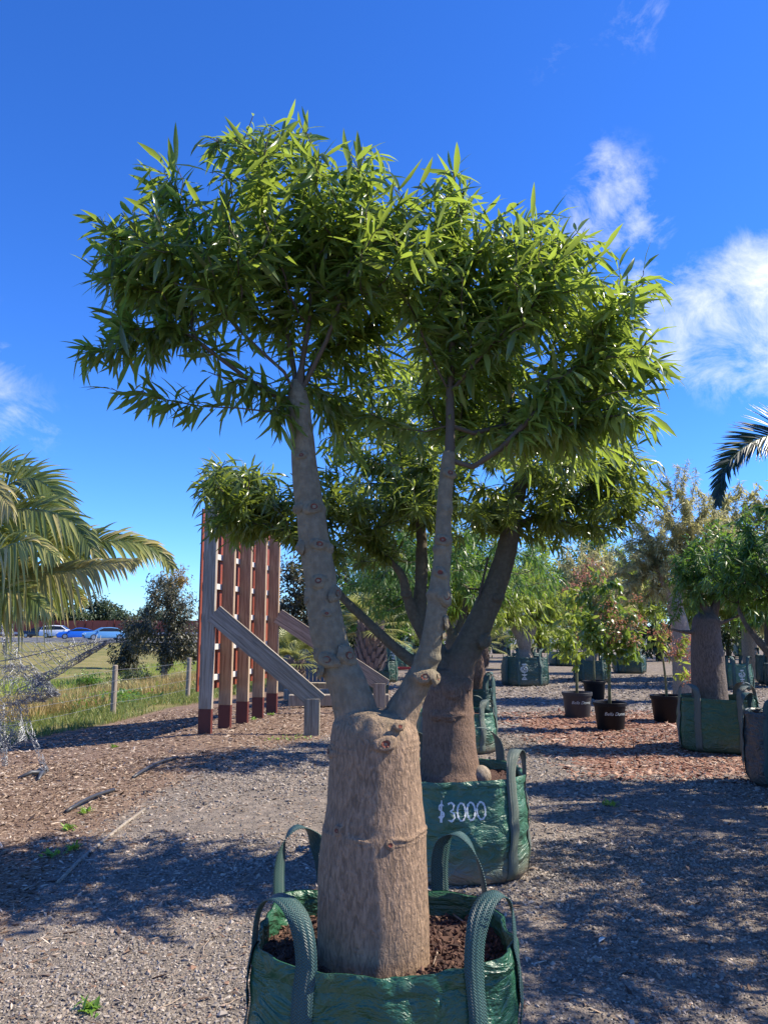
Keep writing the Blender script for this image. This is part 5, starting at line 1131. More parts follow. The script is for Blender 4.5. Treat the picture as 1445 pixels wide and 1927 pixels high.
def fan_palm(label, base, tr_h, tr_r, nf, L, m, seed, boots=True, elev=(-30, 80)):
    rng = np.random.default_rng(seed); root = thing('fan_palm', base, label, 'palm', 'stubby fan palms in pots'); base = np.array(base, float)
    if boots:
        MB().lathe(base, [(tr_r * .6, -.02), (tr_r * .85, tr_h * .2), (tr_r * .9, tr_h * .7), (tr_r * .6, tr_h)], 18, True, True).build('trunk', 'palm_boot', root, smooth=True)
        mb = MB(); n = 90
        for i in range(n):                          # cut leaf bases clasp the trunk in a spiral
            f = i / n; z = tr_h * (.03 + .95 * f); a = i * 2.4; rr = tr_r * (.75 + .25 * math.sin(math.pi * min(1, f + .25)))
            d = np.array([math.cos(a), math.sin(a), 0]); sd = np.array([-d[1], d[0], 0]); p = base + np.array([0, 0, z]) + d * rr * .82; o = p + d * tr_r * .33 + np.array([0, 0, tr_h * .20]); w = tr_r * .2
            V = [p - sd * w, p + sd * w, o + sd * w * .6, o - sd * w * .6, p - sd * w + d * .03, p + sd * w + d * .03 , o + sd * w * .5 + d * .03, o - sd * w * .5 + d * .03]
            mb.add(V, [(0, 1, 2, 3), (7, 6, 5, 4), (0, 4, 5, 1), (1, 5, 6, 2), (2, 6, 7, 3), (3, 7, 4, 0)])
        mb.build('leaf_bases', 'palm_boot', root)
    top = base + np.array([0, 0, tr_h])
    for i in range(nf):
        a = i * 2.4 + rng.uniform(-.3, .3); e = R(elev[0] + (elev[1] - elev[0]) * ((i + .5) / nf) ** .8); d = np.array([math.cos(a) * math.cos(e), math.sin(a) * math.cos(e), math.sin(e)])
        pl = L * rng.uniform(.75, 1.1); hub = top + d * pl + np.array([0, 0, -.08 * pl]); MB().tube([top, top + d * pl * .5 + np.array([0, 0, .03]), hub], [.012, .009, .007], 5).build('petiole', 'petiole', root, smooth=True)
        side = unit(np.cross(d, [0, 0, 1.0])); up = np.cross(side, d); V = []; Q = []; rr = []; ns = 26
        for k in range(ns):
            g = R(-125 + 250 * k / (ns - 1)); q = unit(d * math.cos(g) + side * math.sin(g) + up * .12); ln = L * .85 * (.72 + .28 * math.cos(g * .6)) * rng.uniform(.9, 1.08); br = unit(np.cross(q, up)); b0 = len(V); qq = rng.random()
            for j in range(6):
                s = j / 5; c = hub + q * ln * s + np.array([0, 0, -1]) * ln * .28 * s ** 2.5; w = .016 * L / .6 * math.sin(math.pi * min(.97, .22 + .75 * s)); V += [c - br * w, c + up * w * -.4, c + br * w]; rr += [qq] * 3
            for j in range(5):
                for x in (0, 1): v = b0 + j * 3 + x; Q.append((v, v + 1, v + 4, v + 3))
        me = np_mesh('fan_leaf', np.array(V) - base, quads=np.array(Q), smooth=True); fattr(me, 'leafrnd', np.array(rr)); mesh_obj('fan_leaf', me, m, root)
def mid_palms():
    # square dark pot priced $240 with the stubby palm
    p = gpos(707, 1320); w = .60; h = at(CX, 1264, p[1])[2] ; c = np.array([p[0], p[1] + .3, p[2]]); root = thing('square_planter', c, 'dark square planter priced $240 under the stubby palm', 'planter')
    mb = MB(); a = .30
    V = [(c[0] + sx * a * q, c[1] + sy * a * q, c[2] + z) for (z, q) in ((0, .86), (h, 1.0), (h, .94), (h * .86, .93)) for sx, sy in ((-1, -1), (1, -1), (1, 1), (-1, 1))]
    mb.add(V, [(i * 4 + j, i * 4 + (j + 1) % 4, (i + 1) * 4 + (j + 1) % 4, (i + 1) * 4 + j) for i in range(3) for j in range(4)] + [(3, 2, 1, 0), (12, 13, 14, 15)]); mb.build('planter_wall', 'bag_dark', root)
    cu = bpy.data.curves.new('t', 'FONT'); cu.body = '$240'; cu.size = .15; cu.shear = .2; o = bpy.data.objects.new('t', cu); COL.objects.link(o); dg = bpy.context.evaluated_depsgraph_get(); me = bpy.data.meshes.new_from_object(o.evaluated_get(dg)); bpy.data.objects.remove(o)
    for v in me.vertices: x, y = v.co.x, v.co.y; v.co = Vector((x - .03, -a * (.86 + .14 * ((h * .55 + y) / h)) - .006, h * .55 + y))
    mesh_obj('painted_price', me, 'white_faded', root)
    fan_palm('stubby fan palm with a pineapple-like trunk of cut leaf bases in the $240 planter', (c[0] - .12, c[1], c[2] + h * .88), 1.05, .30, 20, .62, 'palm_fan', 401)
    b = np.array([(560 - CX) / F_PX * 19.0, 19.0, 0.0]); fan_palm('low yellow-green fan palm behind the timber brace', b, .75, .2, 18, .62, 'palm_fan', 402, elev=(-20, 75))
    b = np.array([(800 - CX) / F_PX * 24.0, 24.0, 0.0]); fan_palm('small fan palm with drooping fronds behind the red trolley', b, 1.0, .2, 14, .5, 'palm_fan', 403)
    b = np.array([(905 - CX) / F_PX * 30.0, 30.0, 0.0]); fan_palm('fan palm with pale fronds beside the far dark blue bag', b, 1.0, .2, 16, .7, 'palm_fan', 404)
    # red trolley below the bright green bag
    t = gpos(750, 1268); root = thing('trolley', t, 'red steel trolley frame on the gravel beside the $240 planter', 'trolley')
    for dy in (0, .55): MB().box(t + np.array([0, dy, .18]), (.95, .05, .06)).build('rail', 'red_steel', root)
    for dx in (-.42, 0, .42): MB().box(t + np.array([dx, .275, .178]), (.05, .5, .05)).build('crossbar', 'red_steel', root)
    for dx in (-.42, .42):
        for dy in (0, .55): MB().tube([t + np.array([dx, dy - .03, .075]), t + np.array([dx, dy + .03, .075])], .075, 14).build('wheel', 'tyre', root)
mid_palms()

# ---------------------------------------------------------------- timber sign frame seen from behind
def oriented_box(mb, a, b, w, t, wdir):
    """beam from a to b, w wide along wdir and t thick across"""
    a, b = np.asarray(a, float), np.asarray(b, float); d = unit(b - a); wd = np.asarray(wdir, float); wd = unit(wd - d * (wd @ d)); td = np.cross(d, wd)
    V = [p + wd * w / 2 * s1 + td * t / 2 * s2 for p in (a, b) for s1, s2 in ((-1, -1), (1, -1), (1, 1), (-1, 1))]
    return mb.add(V, [(3, 2, 1, 0), (4, 5, 6, 7), (0, 1, 5, 4), (1, 2, 6, 5), (2, 3, 7, 6), (3, 0, 4, 7)])
def beam_obj(name, a, b, w, t, wdir, m, parent, bevel=.006):
    """a beam whose mesh runs along its own Z so the grain follows it"""
    a, b = np.asarray(a, float), np.asarray(b, float); L = np.linalg.norm(b - a); d = (b - a) / L; wd = np.asarray(wdir, float); wd = unit(wd - d * (wd @ d)); td = np.cross(d, wd)
    mb = MB(); mb.box((0, 0, L / 2), (w, t, L)); me = bpy.data.meshes.new(name); me.from_pydata(mb.v, [], mb.f); me.update(); o = mesh_obj(name, me, m, parent)
    p = a - wpos(parent); o.matrix_local = Matrix(((wd[0], td[0], d[0], p[0]), (wd[1], td[1], d[1], p[1]), (wd[2], td[2], d[2], p[2]), (0, 0, 0, 1)))
    if bevel: md = o.modifiers.new('bevel', 'BEVEL'); md.width = bevel; md.segments = 2
    return o
def sign_frame():
    bases = [gpos(px, py)[:2] for px, py in ((385, 1383), (421, 1369), (455, 1359), (485, 1350), (511, 1341))]
    A = np.array(bases[0]) + [0, .03]; B = np.array(bases[4]) + [0, .03]; line = unit(B - A); perp = np.array([line[1], -line[0]])   # perp points to the yard side
    root = thing('sign_frame', (A[0], A[1], hz(*A)), 'tall timber sign frame of five red-footed posts with sloping braces, red boards behind', 'sign frame')
    pw, pt, top = .205, .075, 3.45
    L = np.linalg.norm(B - A); wd = (perp[0], perp[1], 0); ld = np.array([line[0], line[1], 0]); pd = np.array([perp[0], perp[1], 0])
    for i in range(5):
        q = A + (B - A) * i / 4; z = hz(*q); c = np.array([q[0], q[1], 0])
        beam_obj('post', c + np.array([0, 0, z + .36]), c + np.array([0, 0, top]), pw, pt, wd, 'wood_tan' if i else 'wood_grey', root)
        o = beam_obj('painted_foot', c + np.array([0, 0, z - .1]), c + np.array([0, 0, z + .36]), pw, pt, wd, 'red_paint', root)
    s0 = np.array([A[0], A[1], 0]) + ld * .0 ; s1 = np.array([B[0], B[1], 0]) + ld * .15
    for k in range(6):
        z = .80 + k * .475; off = -pd * (pw / 2 + .025)
        beam_obj('rail', s0 + ld * .07 + off + np.array([0, 0, z]), s1 + off + np.array([0, 0, z]), .045, .09, wd, 'rail_white', root, .003)
    nb = 22; Lp = np.linalg.norm(s1 - s0)
    for k in range(nb):                              # upright red boards
        c = s0 + ld * Lp * (k + .5) / nb - pd * (pw / 2 + .060 + .006 * (k % 2)); beam_obj('board', c + np.array([0, 0, .62]), c + np.array([0, 0, 3.41]), .022, Lp / nb * .9, wd, 'red_panel', root, 0)
    for q, px_foot in ((A, 591), (B, 714)):
        c = np.array([q[0], q[1], 0]); f = np.array([(px_foot - CX) / F_PX * (q[1] - .02), q[1] - .02, 0]); hi = c + np.array([0, 0, 1.78]) + pd * .10; fz = hz(f[0], f[1]); lo = f + np.array([.06, 0, fz + .50]); dirb = unit(lo - hi)
        beam_obj('brace', hi - dirb * .02, lo + dirb * .06, .29, .075, (dirb[2] * -1, 0, dirb[0]), 'wood_grey', root)
        beam_obj('brace_foot', f + np.array([0, 0, fz - .1]), f + np.array([0, 0, fz + .53]), .23, .11, (1, 0, 0), 'wood_grey', root)
sign_frame()
def yard_bits():
    # timber sleepers lying behind the frame
    labs = ['weathered timber sleeper lying next to the grey ribbed steel screen', 'weathered timber sleeper lying between two others beyond the sloping brace', 'weathered timber sleeper lying closest to the sloping brace']
    for i, (y, x0, x1) in enumerate(((19.4, -2.6, -.6), (17.4, -2.2, -.3), (15.8, -1.9, .1))):
        r = MB().box(((x0 + x1) / 2, y, hz(0, y) + .11), (x1 - x0, .24, .22), R(3 * i - 3)).build('timber_sleeper', 'wood_grey', None, False, .015, loc=((x0 + x1) / 2, y, hz(0, y)))
        tag(r, labs[i], 'timber', 'sleepers lying on the mulch')
    # grey ribbed steel screen
    c = np.array([-2.1, 21.0, 0.0]); root = thing('steel_screen', c, 'low grey ribbed steel screen standing behind the timber braces', 'screen')
    for k in range(14): MB().box(c + np.array([-.65 + k * .1, .012 * (k % 2), .5]), (.088, .02, 1.0)).build('rib', 'steel_blue', root)
    for z in (.12, .9): MB().box(c + np.array([0, -.035, z]), (1.45, .04, .05)).build('rail', 'steel_blue', root)
    for x in (-.75, .75): MB().box(c + np.array([x, -.02, .52]), (.06, .06, 1.1)).build('post', 'steel_blue', root)
    # black irrigation hose surfacing in the mulch
    for i, pts in enumerate([[(212, 1520), (185, 1512), (160, 1520), (140, 1526)], [(330, 1430), (300, 1436), (272, 1450), (255, 1462)]]):
        P = []
        full = [(215 - 90 * f, 1488 + 38 * f) for f in np.linspace(0, 1, 9)] if i == 0 else [(335 - 85 * f, 1428 + 40 * f) for f in np.linspace(0, 1, 9)]
        for j, q in enumerate(full): p = gpos(*q); p[2] += .018 + .03 * math.sin(math.pi * j / 8); P.append(p)
        tag(MB().tube(P, .016, 8).build('irrigation_hose', 'black_pipe', None, True, loc=P[0]), ['black hose surfacing in the mulch at the edge of the gravel', 'black hose surfacing in the mulch nearer the sign frame'][i], 'hose', 'irrigation hoses')
    # thin timber edging between mulch and gravel
    P = [gpos(px, py) for px, py in ((272, 1523), (235, 1552), (190, 1590), (150, 1622), (110, 1660))]; mb = MB()
    mb.tube([p + np.array([0, 0, .008]) for p in P], .014, 6); tag(mb.build('timber_edging', 'wood_fence', None, True, loc=P[0]), 'thin weathered timber edging between the mulch and the gravel', 'edging')
    # a pale dropped leaf on the gravel
    p = gpos(1126, 1780); me = leaf_mesh('fallen_leaf', np.zeros((1, 3)), np.array([[.6, .7, .25]]), np.array([[-.2, -.4, 1.0]]), np.array([.085]), np.array([.012]), np.array([.25]), np.array([.9]))
    me.materials.append(M['white_faded']); o = bpy.data.objects.new('fallen_leaf', me); o.location = p + np.array([0, 0, .012]); link(o); tag(o, 'single pale dry leaf lying on the shaded gravel', 'leaf')
    # twigs and dry leaves
    rng = np.random.default_rng(9); mb = MB()
    for _ in range(330):
        x, y = view_points(rng, 1, 2.6, 8.5); x, y = x[0], y[0]; a = rng.uniform(0, 6.28); L = rng.gamma(2, .045) + .03; n = 4; P = []
        for j in range(n): f = j / (n - 1) - .5; xx = x + math.cos(a) * L * f + rng.normal(0, .006); yy = y + math.sin(a) * L * f + rng.normal(0, .006); P.append((xx, yy, hz(xx, yy) + .007 + rng.random() * .006))
        mb.tube(P, [.0024, .0022, .0018, .0012], 4)
    tag(mb.build('twig_litter', 'stick', None), 'thin dry twigs scattered over gravel and mulch', 'twig litter', kind='stuff')
    n = 1500; x, y = view_points(rng, n, 2.4, 9.5); pos = np.stack([x, y, H(x, y) + .010], 1); T = np.stack([rng.normal(size=n), rng.normal(size=n), rng.normal(0, .15, n)], 1)
    me = leaf_mesh('dry_leaves', pos, T, np.tile([0, 0, 1.0], (n, 1)) + rng.normal(0, .25, (n, 3)), rng.uniform(.03, .085, n), rng.uniform(.004, .009, n), rng.uniform(-.2, .35, n), rng.random(n))
    tag(mesh_obj('dry_leaves', me, 'chip'), 'dry fallen strap leaves scattered over the yard', 'leaf litter', kind='stuff')
    # little weeds
    spots = [(103, 1612, 'small bright weed rooted in the mulch where the big shadow begins'), (140, 1600, 'leafy weed rooted at the end of the timber edging'), (130, 1560, 'tiny weed sprig in the sunny mulch'), (165, 1525, 'tiny weed beside the black hose'), (215, 1398, 'weed sprig at the edge of the sign frame shadow'),
             (510, 1345, 'weed tuft at the foot of the furthest sign post'), (478, 1353, 'weed tuft between two red post feet'), (530, 1392, 'low green weed patch in front of the sign braces'), (560, 1388, 'low weed patch beside the brace foot'), (165, 1905, 'grassy weed sprig in the foreground gravel'), (1145, 1520, 'faint weed in the shaded gravel')]
    for i, (px, py, lab) in enumerate(spots):
        b = gpos(px, py); n = 26; r = np.random.default_rng(500 + i); a = r.uniform(0, 6.28, n); el = r.uniform(.2, 1.2, n); T = np.stack([np.cos(a) * np.cos(el), np.sin(a) * np.cos(el), np.sin(el)], 1); pos = np.stack([r.normal(0, .025, n), r.normal(0, .025, n), np.zeros(n) + .005], 1)
        if 'patch' in lab: pos[:, 0] *= 6; pos[:, 1] *= 3
        me = leaf_mesh('weed', pos, T, np.tile([0, 0, 1.0], (n, 1)) + r.normal(0, .3, (n, 3)), r.uniform(.03, .075, n), r.uniform(.006, .013, n), r.uniform(.1, .5, n), r.random(n)); me.materials.append(M['weed'])
        o = bpy.data.objects.new('weed', me); o.location = b; link(o); tag(o, lab, 'weed', 'weeds in the yard')
yard_bits()

# ---------------------------------------------------------------- wire fence along the paddock
def wire_fence():
    bs = [(-6.75, 9.4), tuple(F0 + FD * .6)]
    for px, py in ((213, 1345), (353, 1317)):
        p = onz(px, py, -.22); bs.append((p[0], p[1]))
    d = np.array(bs[3]) - np.array(bs[2]); bs.append(tuple(np.array(bs[3]) + d * .95)); bs.append(tuple(np.array(bs[3]) + d * 1.9))
    root = thing('wire_fence', (bs[0][0], bs[0][1], hz(*bs[0])), 'paddock fence of round grey timber posts and plain wires along the long grass', 'fence'); tops = []
    for i, (x, y) in enumerate(bs):
        z = hz(x, y); r = np.random.default_rng(i); lean = r.normal(0, .012, 2); c = np.array([x, y, z])
        MB().lathe((0, 0, 0), [(.055, -.1), (.056, .2), (.054, .9), (.05, 1.0), (.03, 1.015)], 14, True, True)
        mb = MB(); mb.tube([c + np.array([0, 0, -.1]), c + np.array([lean[0] * .5, lean[1] * .5, .5]), c + np.array([lean[0], lean[1], 1.0]), c + np.array([lean[0], lean[1], 1.012])], [.058, .057, .054, .042], 14); mb.build('post', 'wood_fence', root, smooth=False)
    for k, h in enumerate((.25, .48, .7, .92)):
        P = []
        for i in range(len(bs) - 1):
            for f in np.linspace(0, 1, 7)[:-1]: x = bs[i][0] * (1 - f) + bs[i + 1][0] * f; y = bs[i][1] * (1 - f) + bs[i + 1][1] * f; P.append((x + .058 * FN[0] * -1, y, hz(*bs[i]) * (1 - f) + hz(*bs[i + 1]) * f + h - .03 * math.sin(math.pi * f)))
        MB().tube(P, .0028, 5).build('wire', 'galv', root)
wire_fence()

# ---------------------------------------------------------------- wire mesh bird sculpture
def wire_bird():
    Y = 8.9; A = lambda px, py, dy=0.0: at(px, py, Y + dy); foot = gpos(82, 1452); rng = np.random.default_rng(77); Yf = foot[1]
    A = lambda px, py, dy=0.0: at(px, py, Yf + dy)
    root = thing('wire_bird', (foot[0], foot[1], foot[2]), 'galvanised wire mesh bird sculpture with one wing stretched out and a long leg', 'sculpture')
    def scribble(name, path, rads, n, m='galv', wr=.0026, seg=3, ln=.09):
        """short bent wires wound round a body given by a path and radii"""
        P = np.array([s[0] for s in densify(list(zip(path, rads)), 6)]); Rr = np.array([s[1] for s in densify(list(zip(path, rads)), 6)]); mb = MB(); k = len(P)
        for _ in range(n):
            i = rng.uniform(0, k - 1.001); j = int(i); f = i - j; c = P[j] * (1 - f) + P[j + 1] * f; r = Rr[j] * (1 - f) + Rr[j + 1] * f; t = unit(P[j + 1] - P[j]); a = unit(np.cross(t, [.2, .9, .3])); b = np.cross(t, a); th = rng.uniform(0, 6.28); L = ln * rng.uniform(.5, 1.6); sl = rng.uniform(-1, 1)
            pts = []
            for q in range(seg + 1): g = q / seg - .5; an = th + g * L / max(r, .02) * math.cos(sl * 1.5); pts.append(c + r * (a * math.cos(an) + b * math.sin(an)) * rng.uniform(.88, 1.06) + t * g * L * math.sin(sl * 1.5))
            mb.tube(pts, wr * rng.uniform(.7, 1.3), 4, False)
        return mb.build(name, m, root)
    scribble('body', [A(-70, 1300, .2), A(-20, 1292, .1), A(40, 1290, 0), A(75, 1298, 0), A(104, 1306, 0)], [.16, .24, .22, .13, .02], 900, ln=.11)
    scribble('neck', [A(30, 1280, 0), A(22, 1230, 0), A(14, 1180, 0), A(12, 1130, 0), A(20, 1080, 0)], [.13, .075, .06, .055, .05], 380, ln=.08)
    leg = [A(44, 1325), A(52, 1360), A(68, 1400), A(82, 1440), A(86, 1450)]; scribble('leg', leg, [.05, .035, .028, .03, .035], 190, ln=.06)
    leg2 = [A(0, 1330, .25), A(5, 1380, .25), A(10, 1440, .25)]; scribble('leg', leg2, [.05, .035, .03], 200, ln=.06)
    for (x1, y1) in ((35, 1459), (66, 1448), (73, 1466)):
        a = gpos(84, 1452); b = gpos(x1, y1); mid = (a + b) / 2; a[2] += .035; mid[2] += .055; b[2] += .014; MB().tube([a, mid, b], [.02, .024, .012], 8).build('toe', 'galv_dark', root, smooth=True)
    # the wing: two edge rods, ribs between them and mesh
    up = [A(-40, 1250, 0), A(30, 1240, -.05), A(100, 1224, -.1), A(160, 1212, -.15), A(203, 1205, -.2)]; lo = [A(60, 1285, 0), A(100, 1268, -.05), A(140, 1245, -.1), A(175, 1225, -.15), A(205, 1208, -.2)]; topl = [A(-40, 1212, 0), A(40, 1206, -.1), A(100, 1205, -.15), A(160, 1205, -.18), A(205, 1204, -.2)]
    scribble('wing_edge', lo, [.06, .05, .04, .03, .02], 330, ln=.09)
    MB().tube(up, .006, 6).build('wing_rod', 'galv', root)
    S = lambda L, f: np.array([np.interp(f * 4, range(5), np.array(L)[:, a]) for a in range(3)]); mb = MB()
    for k in range(22):
        f = .05 + .93 * k / 22; a = S(topl, f); b = S(lo, f); j = rng.normal(0, .012, 3); mb.tube([a, (a * 2 + b) / 3 + j, (a + 2 * b) / 3 - j, b], .0036, 4, False)
    for k in range(4):
        g = k / 3; mb.tube([S(topl, f) * (1 - g) + S(lo, f) * g + rng.normal(0, .006, 3) for f in np.linspace(.02, .98, 24)], .0024, 4, False)
    for _ in range(180):
        f = rng.uniform(.03, .95); g = rng.random(); a = S(topl, f) * (1 - g) + S(lo, f) * g; mb.tube([a, a + rng.normal(0, .03, 3)], .003, 4, False)
    mb.build('wing_mesh', 'galv', root)
    scribble('belly_skirt', [A(10, 1330, .1), A(20, 1370, .1), A(30, 1400, .1)], [.16, .14, .12], 240, ln=.12, wr=.0022)
wire_bird()

# ---------------------------------------------------------------- paddock grass
def grass():
    rng = np.random.default_rng(8)
    def blades(name, n, smin, smax, hmin, hmax, m, label, cat, tmin=-6, tmax=26, lean=.35, w=.007, clump=0, thr=-.2):
        t = rng.uniform(0, 1, n) ** 1.4 * (tmax - tmin) + tmin; s = rng.uniform(smin, smax, n); x = F0[0] + FD[0] * t + FN[0] * s; y = F0[1] + FD[1] * t + FN[1] * s
        if clump:
            v = np.array([mnoise.noise(Vector((a * clump, b * clump, 2.2))) for a, b in zip(x, y)]); k = v > thr; x, y, v = x[k], y[k], v[k]
        n = len(x); L = rng.uniform(hmin, hmax, n); pos = np.stack([x, y, H(x, y) - .01], 1); T = np.stack([rng.normal(0, lean, n), rng.normal(0, lean, n), np.ones(n)], 1); Nn = np.stack([rng.normal(size=n), rng.normal(size=n), np.zeros(n) + .2], 1)
        me = leaf_mesh(name, pos, T, Nn, L, w * rng.uniform(.7, 1.4, n), rng.uniform(-.1, .5, n), rng.random(n), small=True); tag(mesh_obj(name, me, m), label, cat, kind='stuff')
    blades('grass', 60000, -.35, 3.6, .07, .22, 'grass', 'fresh green grass along the foot of the wire fence', 'grass', clump=1.1, thr=-.35)
    blades('straw_grass', 52000, 1.2, 6.5, .22, .60, 'straw', 'long dry straw-coloured grass beyond the wire fence', 'grass', clump=.5, thr=-.02, tmin=-4, tmax=30)
    blades('olive_grass', 40000, 3.0, 16, .18, .42, 'leaf_lime', 'olive rough grass in the hollow beyond the fence', 'grass', clump=.3, thr=-.1, w=.012, tmin=0, tmax=60)
    # broad-leaved weeds at the fence
    n = 2600; c = np.array([(130, 1325)]); p0 = onz(150, 1330, -.3); x = p0[0] + rng.normal(0, .55, n); y = p0[1] + rng.normal(0, .8, n); T = np.stack([rng.normal(size=n), rng.normal(size=n), rng.uniform(.1, 1.2, n)], 1)
    me = leaf_mesh('dock_weeds', np.stack([x, y, H(x, y) + rng.uniform(0, .22, n)], 1), T, np.tile([0, 0, 1.0], (n, 1)) + rng.normal(0, .3, (n, 3)), rng.uniform(.08, .2, n), rng.uniform(.012, .03, n), rng.uniform(.1, .5, n), rng.random(n), small=False); tag(mesh_obj('dock_weeds', me, 'leaf_green'), 'patch of broad-leaved weeds among the grass at the fence', 'weeds', kind='stuff')
grass()

# ---------------------------------------------------------------- bushes and trees of the paddock
def blob_tree(name, label, base, trunk_h, trunk_r, lobes, leafm, seed, leaf, W, per, group, bark='bark_twig', cat='tree', span=.6, droop=.5, rtip=.008, step=.4, lean=0.0):
    base = np.asarray(base, float); rng = np.random.default_rng(seed); root = thing(name, base, label, cat, group); sk = Skel()
    ids = sk.line([base + np.array([lean * f, 0, trunk_h * f - (.1 if f == 0 else 0)]) for f in np.linspace(0, 1, 5)], -1, [False, False, True, True, True], list(np.linspace(trunk_r, trunk_r * .55, 5)))
    MB().tube([sk.p[i] for i in ids], [sk.r0[i] for i in ids], 10).build('trunk', bark, root, smooth=True)
    tips = grow(sk, list(lobe_targets(rng, [(base + np.array(a), b, n) for a, b, n in lobes])), rng, bf=.3, step=step, sag=.1, jit=.03); r, cnt = radii(sk, rtip, 2.2, trunk_r * .55); mb = MB(); branch_mesh(sk, r, cnt, mb); mb.build('branches', bark, root, smooth=True)
    pos, T, Nn, Ls, Ws, cu = tip_leaves(sk, tips, rng, per=per, span=span, L=leaf, W=W, droop=droop, spread=1.0); pos = pos + rng.normal(0, span * .22, pos.shape); n = len(pos)
    me = leaf_mesh('crown', pos - base, T, Nn, Ls, Ws, cu, np.clip(rng.random(n) * .95, 0, .95), small=True); tag(mesh_obj('crown', me, leafm, root), kind='stuff'); return root
def paddock_trees():
    def gp(px, Y): x = (px - CX) / F_PX * Y; return (x, Y, hz(x, Y))
    blob_tree('gum_tree', 'grey-green gum tree with a pale forked trunk beside the sign frame', gp(318, 34), 2.4, .16, [((-.3, 0, 3.6), (.9, .8, 1.3), 60), ((.7, 0, 3.0), (.8, .8, 1.2), 50), ((-1.3, 0, 2.2), (.7, .7, .8), 34), ((.2, 0, 1.6), (1.0, .8, .7), 40), ((1.2, 0, 1.6), (.6, .7, .8), 26)], 'leaf_gum', 601, (.12, .22), .026, 52, 'trees beyond the fence', 'bark_pale', droop=1.0)
    blob_tree('gum_tree', 'small leaning gum tree with bronze foliage at the head of the hollow', gp(255, 36), 1.2, .09, [((-.2, 0, 1.5), (.8, .7, .6), 40), ((.4, 0, 2.6), (.7, .7, .7), 34), ((-.1, 0, .8), (.9, .7, .4), 24)], 'leaf_gum', 602, (.12, .22), .028, 46, 'trees beyond the fence', 'bark_twig', droop=1.0)
    blob_tree('gum_tree', 'golden-tipped wattle tree behind the gum tree', gp(330, 46), 3.2, .12, [((.0, 0, 5.4), (1.0, .8, .9), 40), ((-.2, 0, 4.2), (.9, .8, .8), 30)], 'leaf_gold', 603, (.14, .24), .03, 44, 'trees beyond the fence', 'bark_twig')
    blob_tree('shrub', 'mid green shrub growing in the grassy hollow', gp(180, 30), .4, .05, [((0, 0, .55), (.55, .5, .45), 40)], 'leaf_green', 604, (.10, .2), .02, 24, 'shrubs in the paddock', cat='shrub', span=.3, rtip=.005, step=.2)
    blob_tree('shrub', 'dark sprawling shrub in the shade under the gum tree', gp(268, 29), .3, .05, [((0, 0, .45), (1.1, .6, .4), 60)], 'leaf_dark', 605, (.10, .2), .02, 24, 'shrubs in the paddock', cat='shrub', span=.3, rtip=.005, step=.2)
    blob_tree('shrub', 'brown-green bracken shrub behind the fence post', gp(235, 23), .25, .04, [((0, 0, .3), (.7, .5, .3), 50)], 'leaf_olive', 606, (.08, .16), .012, 22, 'shrubs in the paddock', cat='shrub', span=.25, rtip=.004, step=.2)
    # screen of trees behind the nursery
    labs = ['olive tree with twiggy top behind the sign frame', 'dark evergreen tree behind the stubby palm', 'tall leafy tree behind the red trolley', 'dense dark evergreen behind the weeping bottle tree', 'broad evergreen behind the flowering pots', 'dark rounded tree behind the pale bottle trunk', 'leafy screening tree behind the barrel-trunked tree', 'bright green screening tree beyond the fanning limbs', 'grey-green tree between the sign posts and the fan palm']
    spec = [(555, 30, 4.6, 'leaf_gum'), (640, 36, 6.0, 'leaf_dark'), (760, 34, 6.4, 'leaf_green'), (880, 38, 7.0, 'leaf_dark'), (1010, 40, 7.4, 'leaf_lime'), (1110, 36, 7.0, 'leaf_green'), (1230, 36, 6.0, 'leaf_dark'), (1360, 40, 7.0, 'leaf_dark'), (1470, 38, 7.4, 'leaf_green')]
    for i, (px, Y, h, m) in enumerate(spec):
        blob_tree('screening_tree', labs[(i if i == 0 else i) % 9], gp(px, Y), h * .35, .14, [((0, 0, h * .62), (1.7, 1.3, h * .30), 90), ((-1.0, -.2, h * .36), (1.2, 1.0, h * .26), 50), ((1.1, .1, h * .40), (1.2, 1, h * .28), 50), ((.2, 0, h * .86), (.9, .8, h * .14), 24), ((0, -.3, h * .15), (1.8, .8, h * .14), 44)], m, 620 + i, (.16, .3), .04, 30, 'screening trees behind the nursery', span=.7)
    # trees behind the noise wall
    labs = ['rounded far tree showing above the red wall behind the black car', 'tall far tree with pointed crown above the red wall', 'broad far tree above the red wall behind the white car', 'tallest far gum above the red wall', 'slim far tree above the red wall behind the blue coupe', 'low far tree above the red wall near the gum', 'bushy far tree above the red wall beyond the wire bird', 'wide far tree above the red wall behind the gum tree']
    for i, (px, Y, h, w) in enumerate([(70, 150, 6.4, 4), (105, 155, 7.4, 3), (140, 148, 6.6, 4.2), (188, 152, 8.6, 3.6), (212, 156, 7.6, 2.6), (240, 150, 5.4, 3.4), (20, 150, 6.0, 4.4), (290, 155, 6.4, 5)]):
        blob_tree('far_tree', labs[i], ((px - CX) / F_PX * Y, Y, 0), h * .4, .22, [((0, 0, h * .62), (w * .8, w * .6, h * .32), 46), ((-w * .5, 0, h * .45), (w * .6, w * .5, h * .25), 22), ((w * .5, 0, h * .48), (w * .6, w * .5, h * .27), 22)], 'leaf_far', 660 + i, (.35, .7), .16, 26, 'trees behind the red wall', span=1.4, rtip=.02, step=1.0)
paddock_trees()

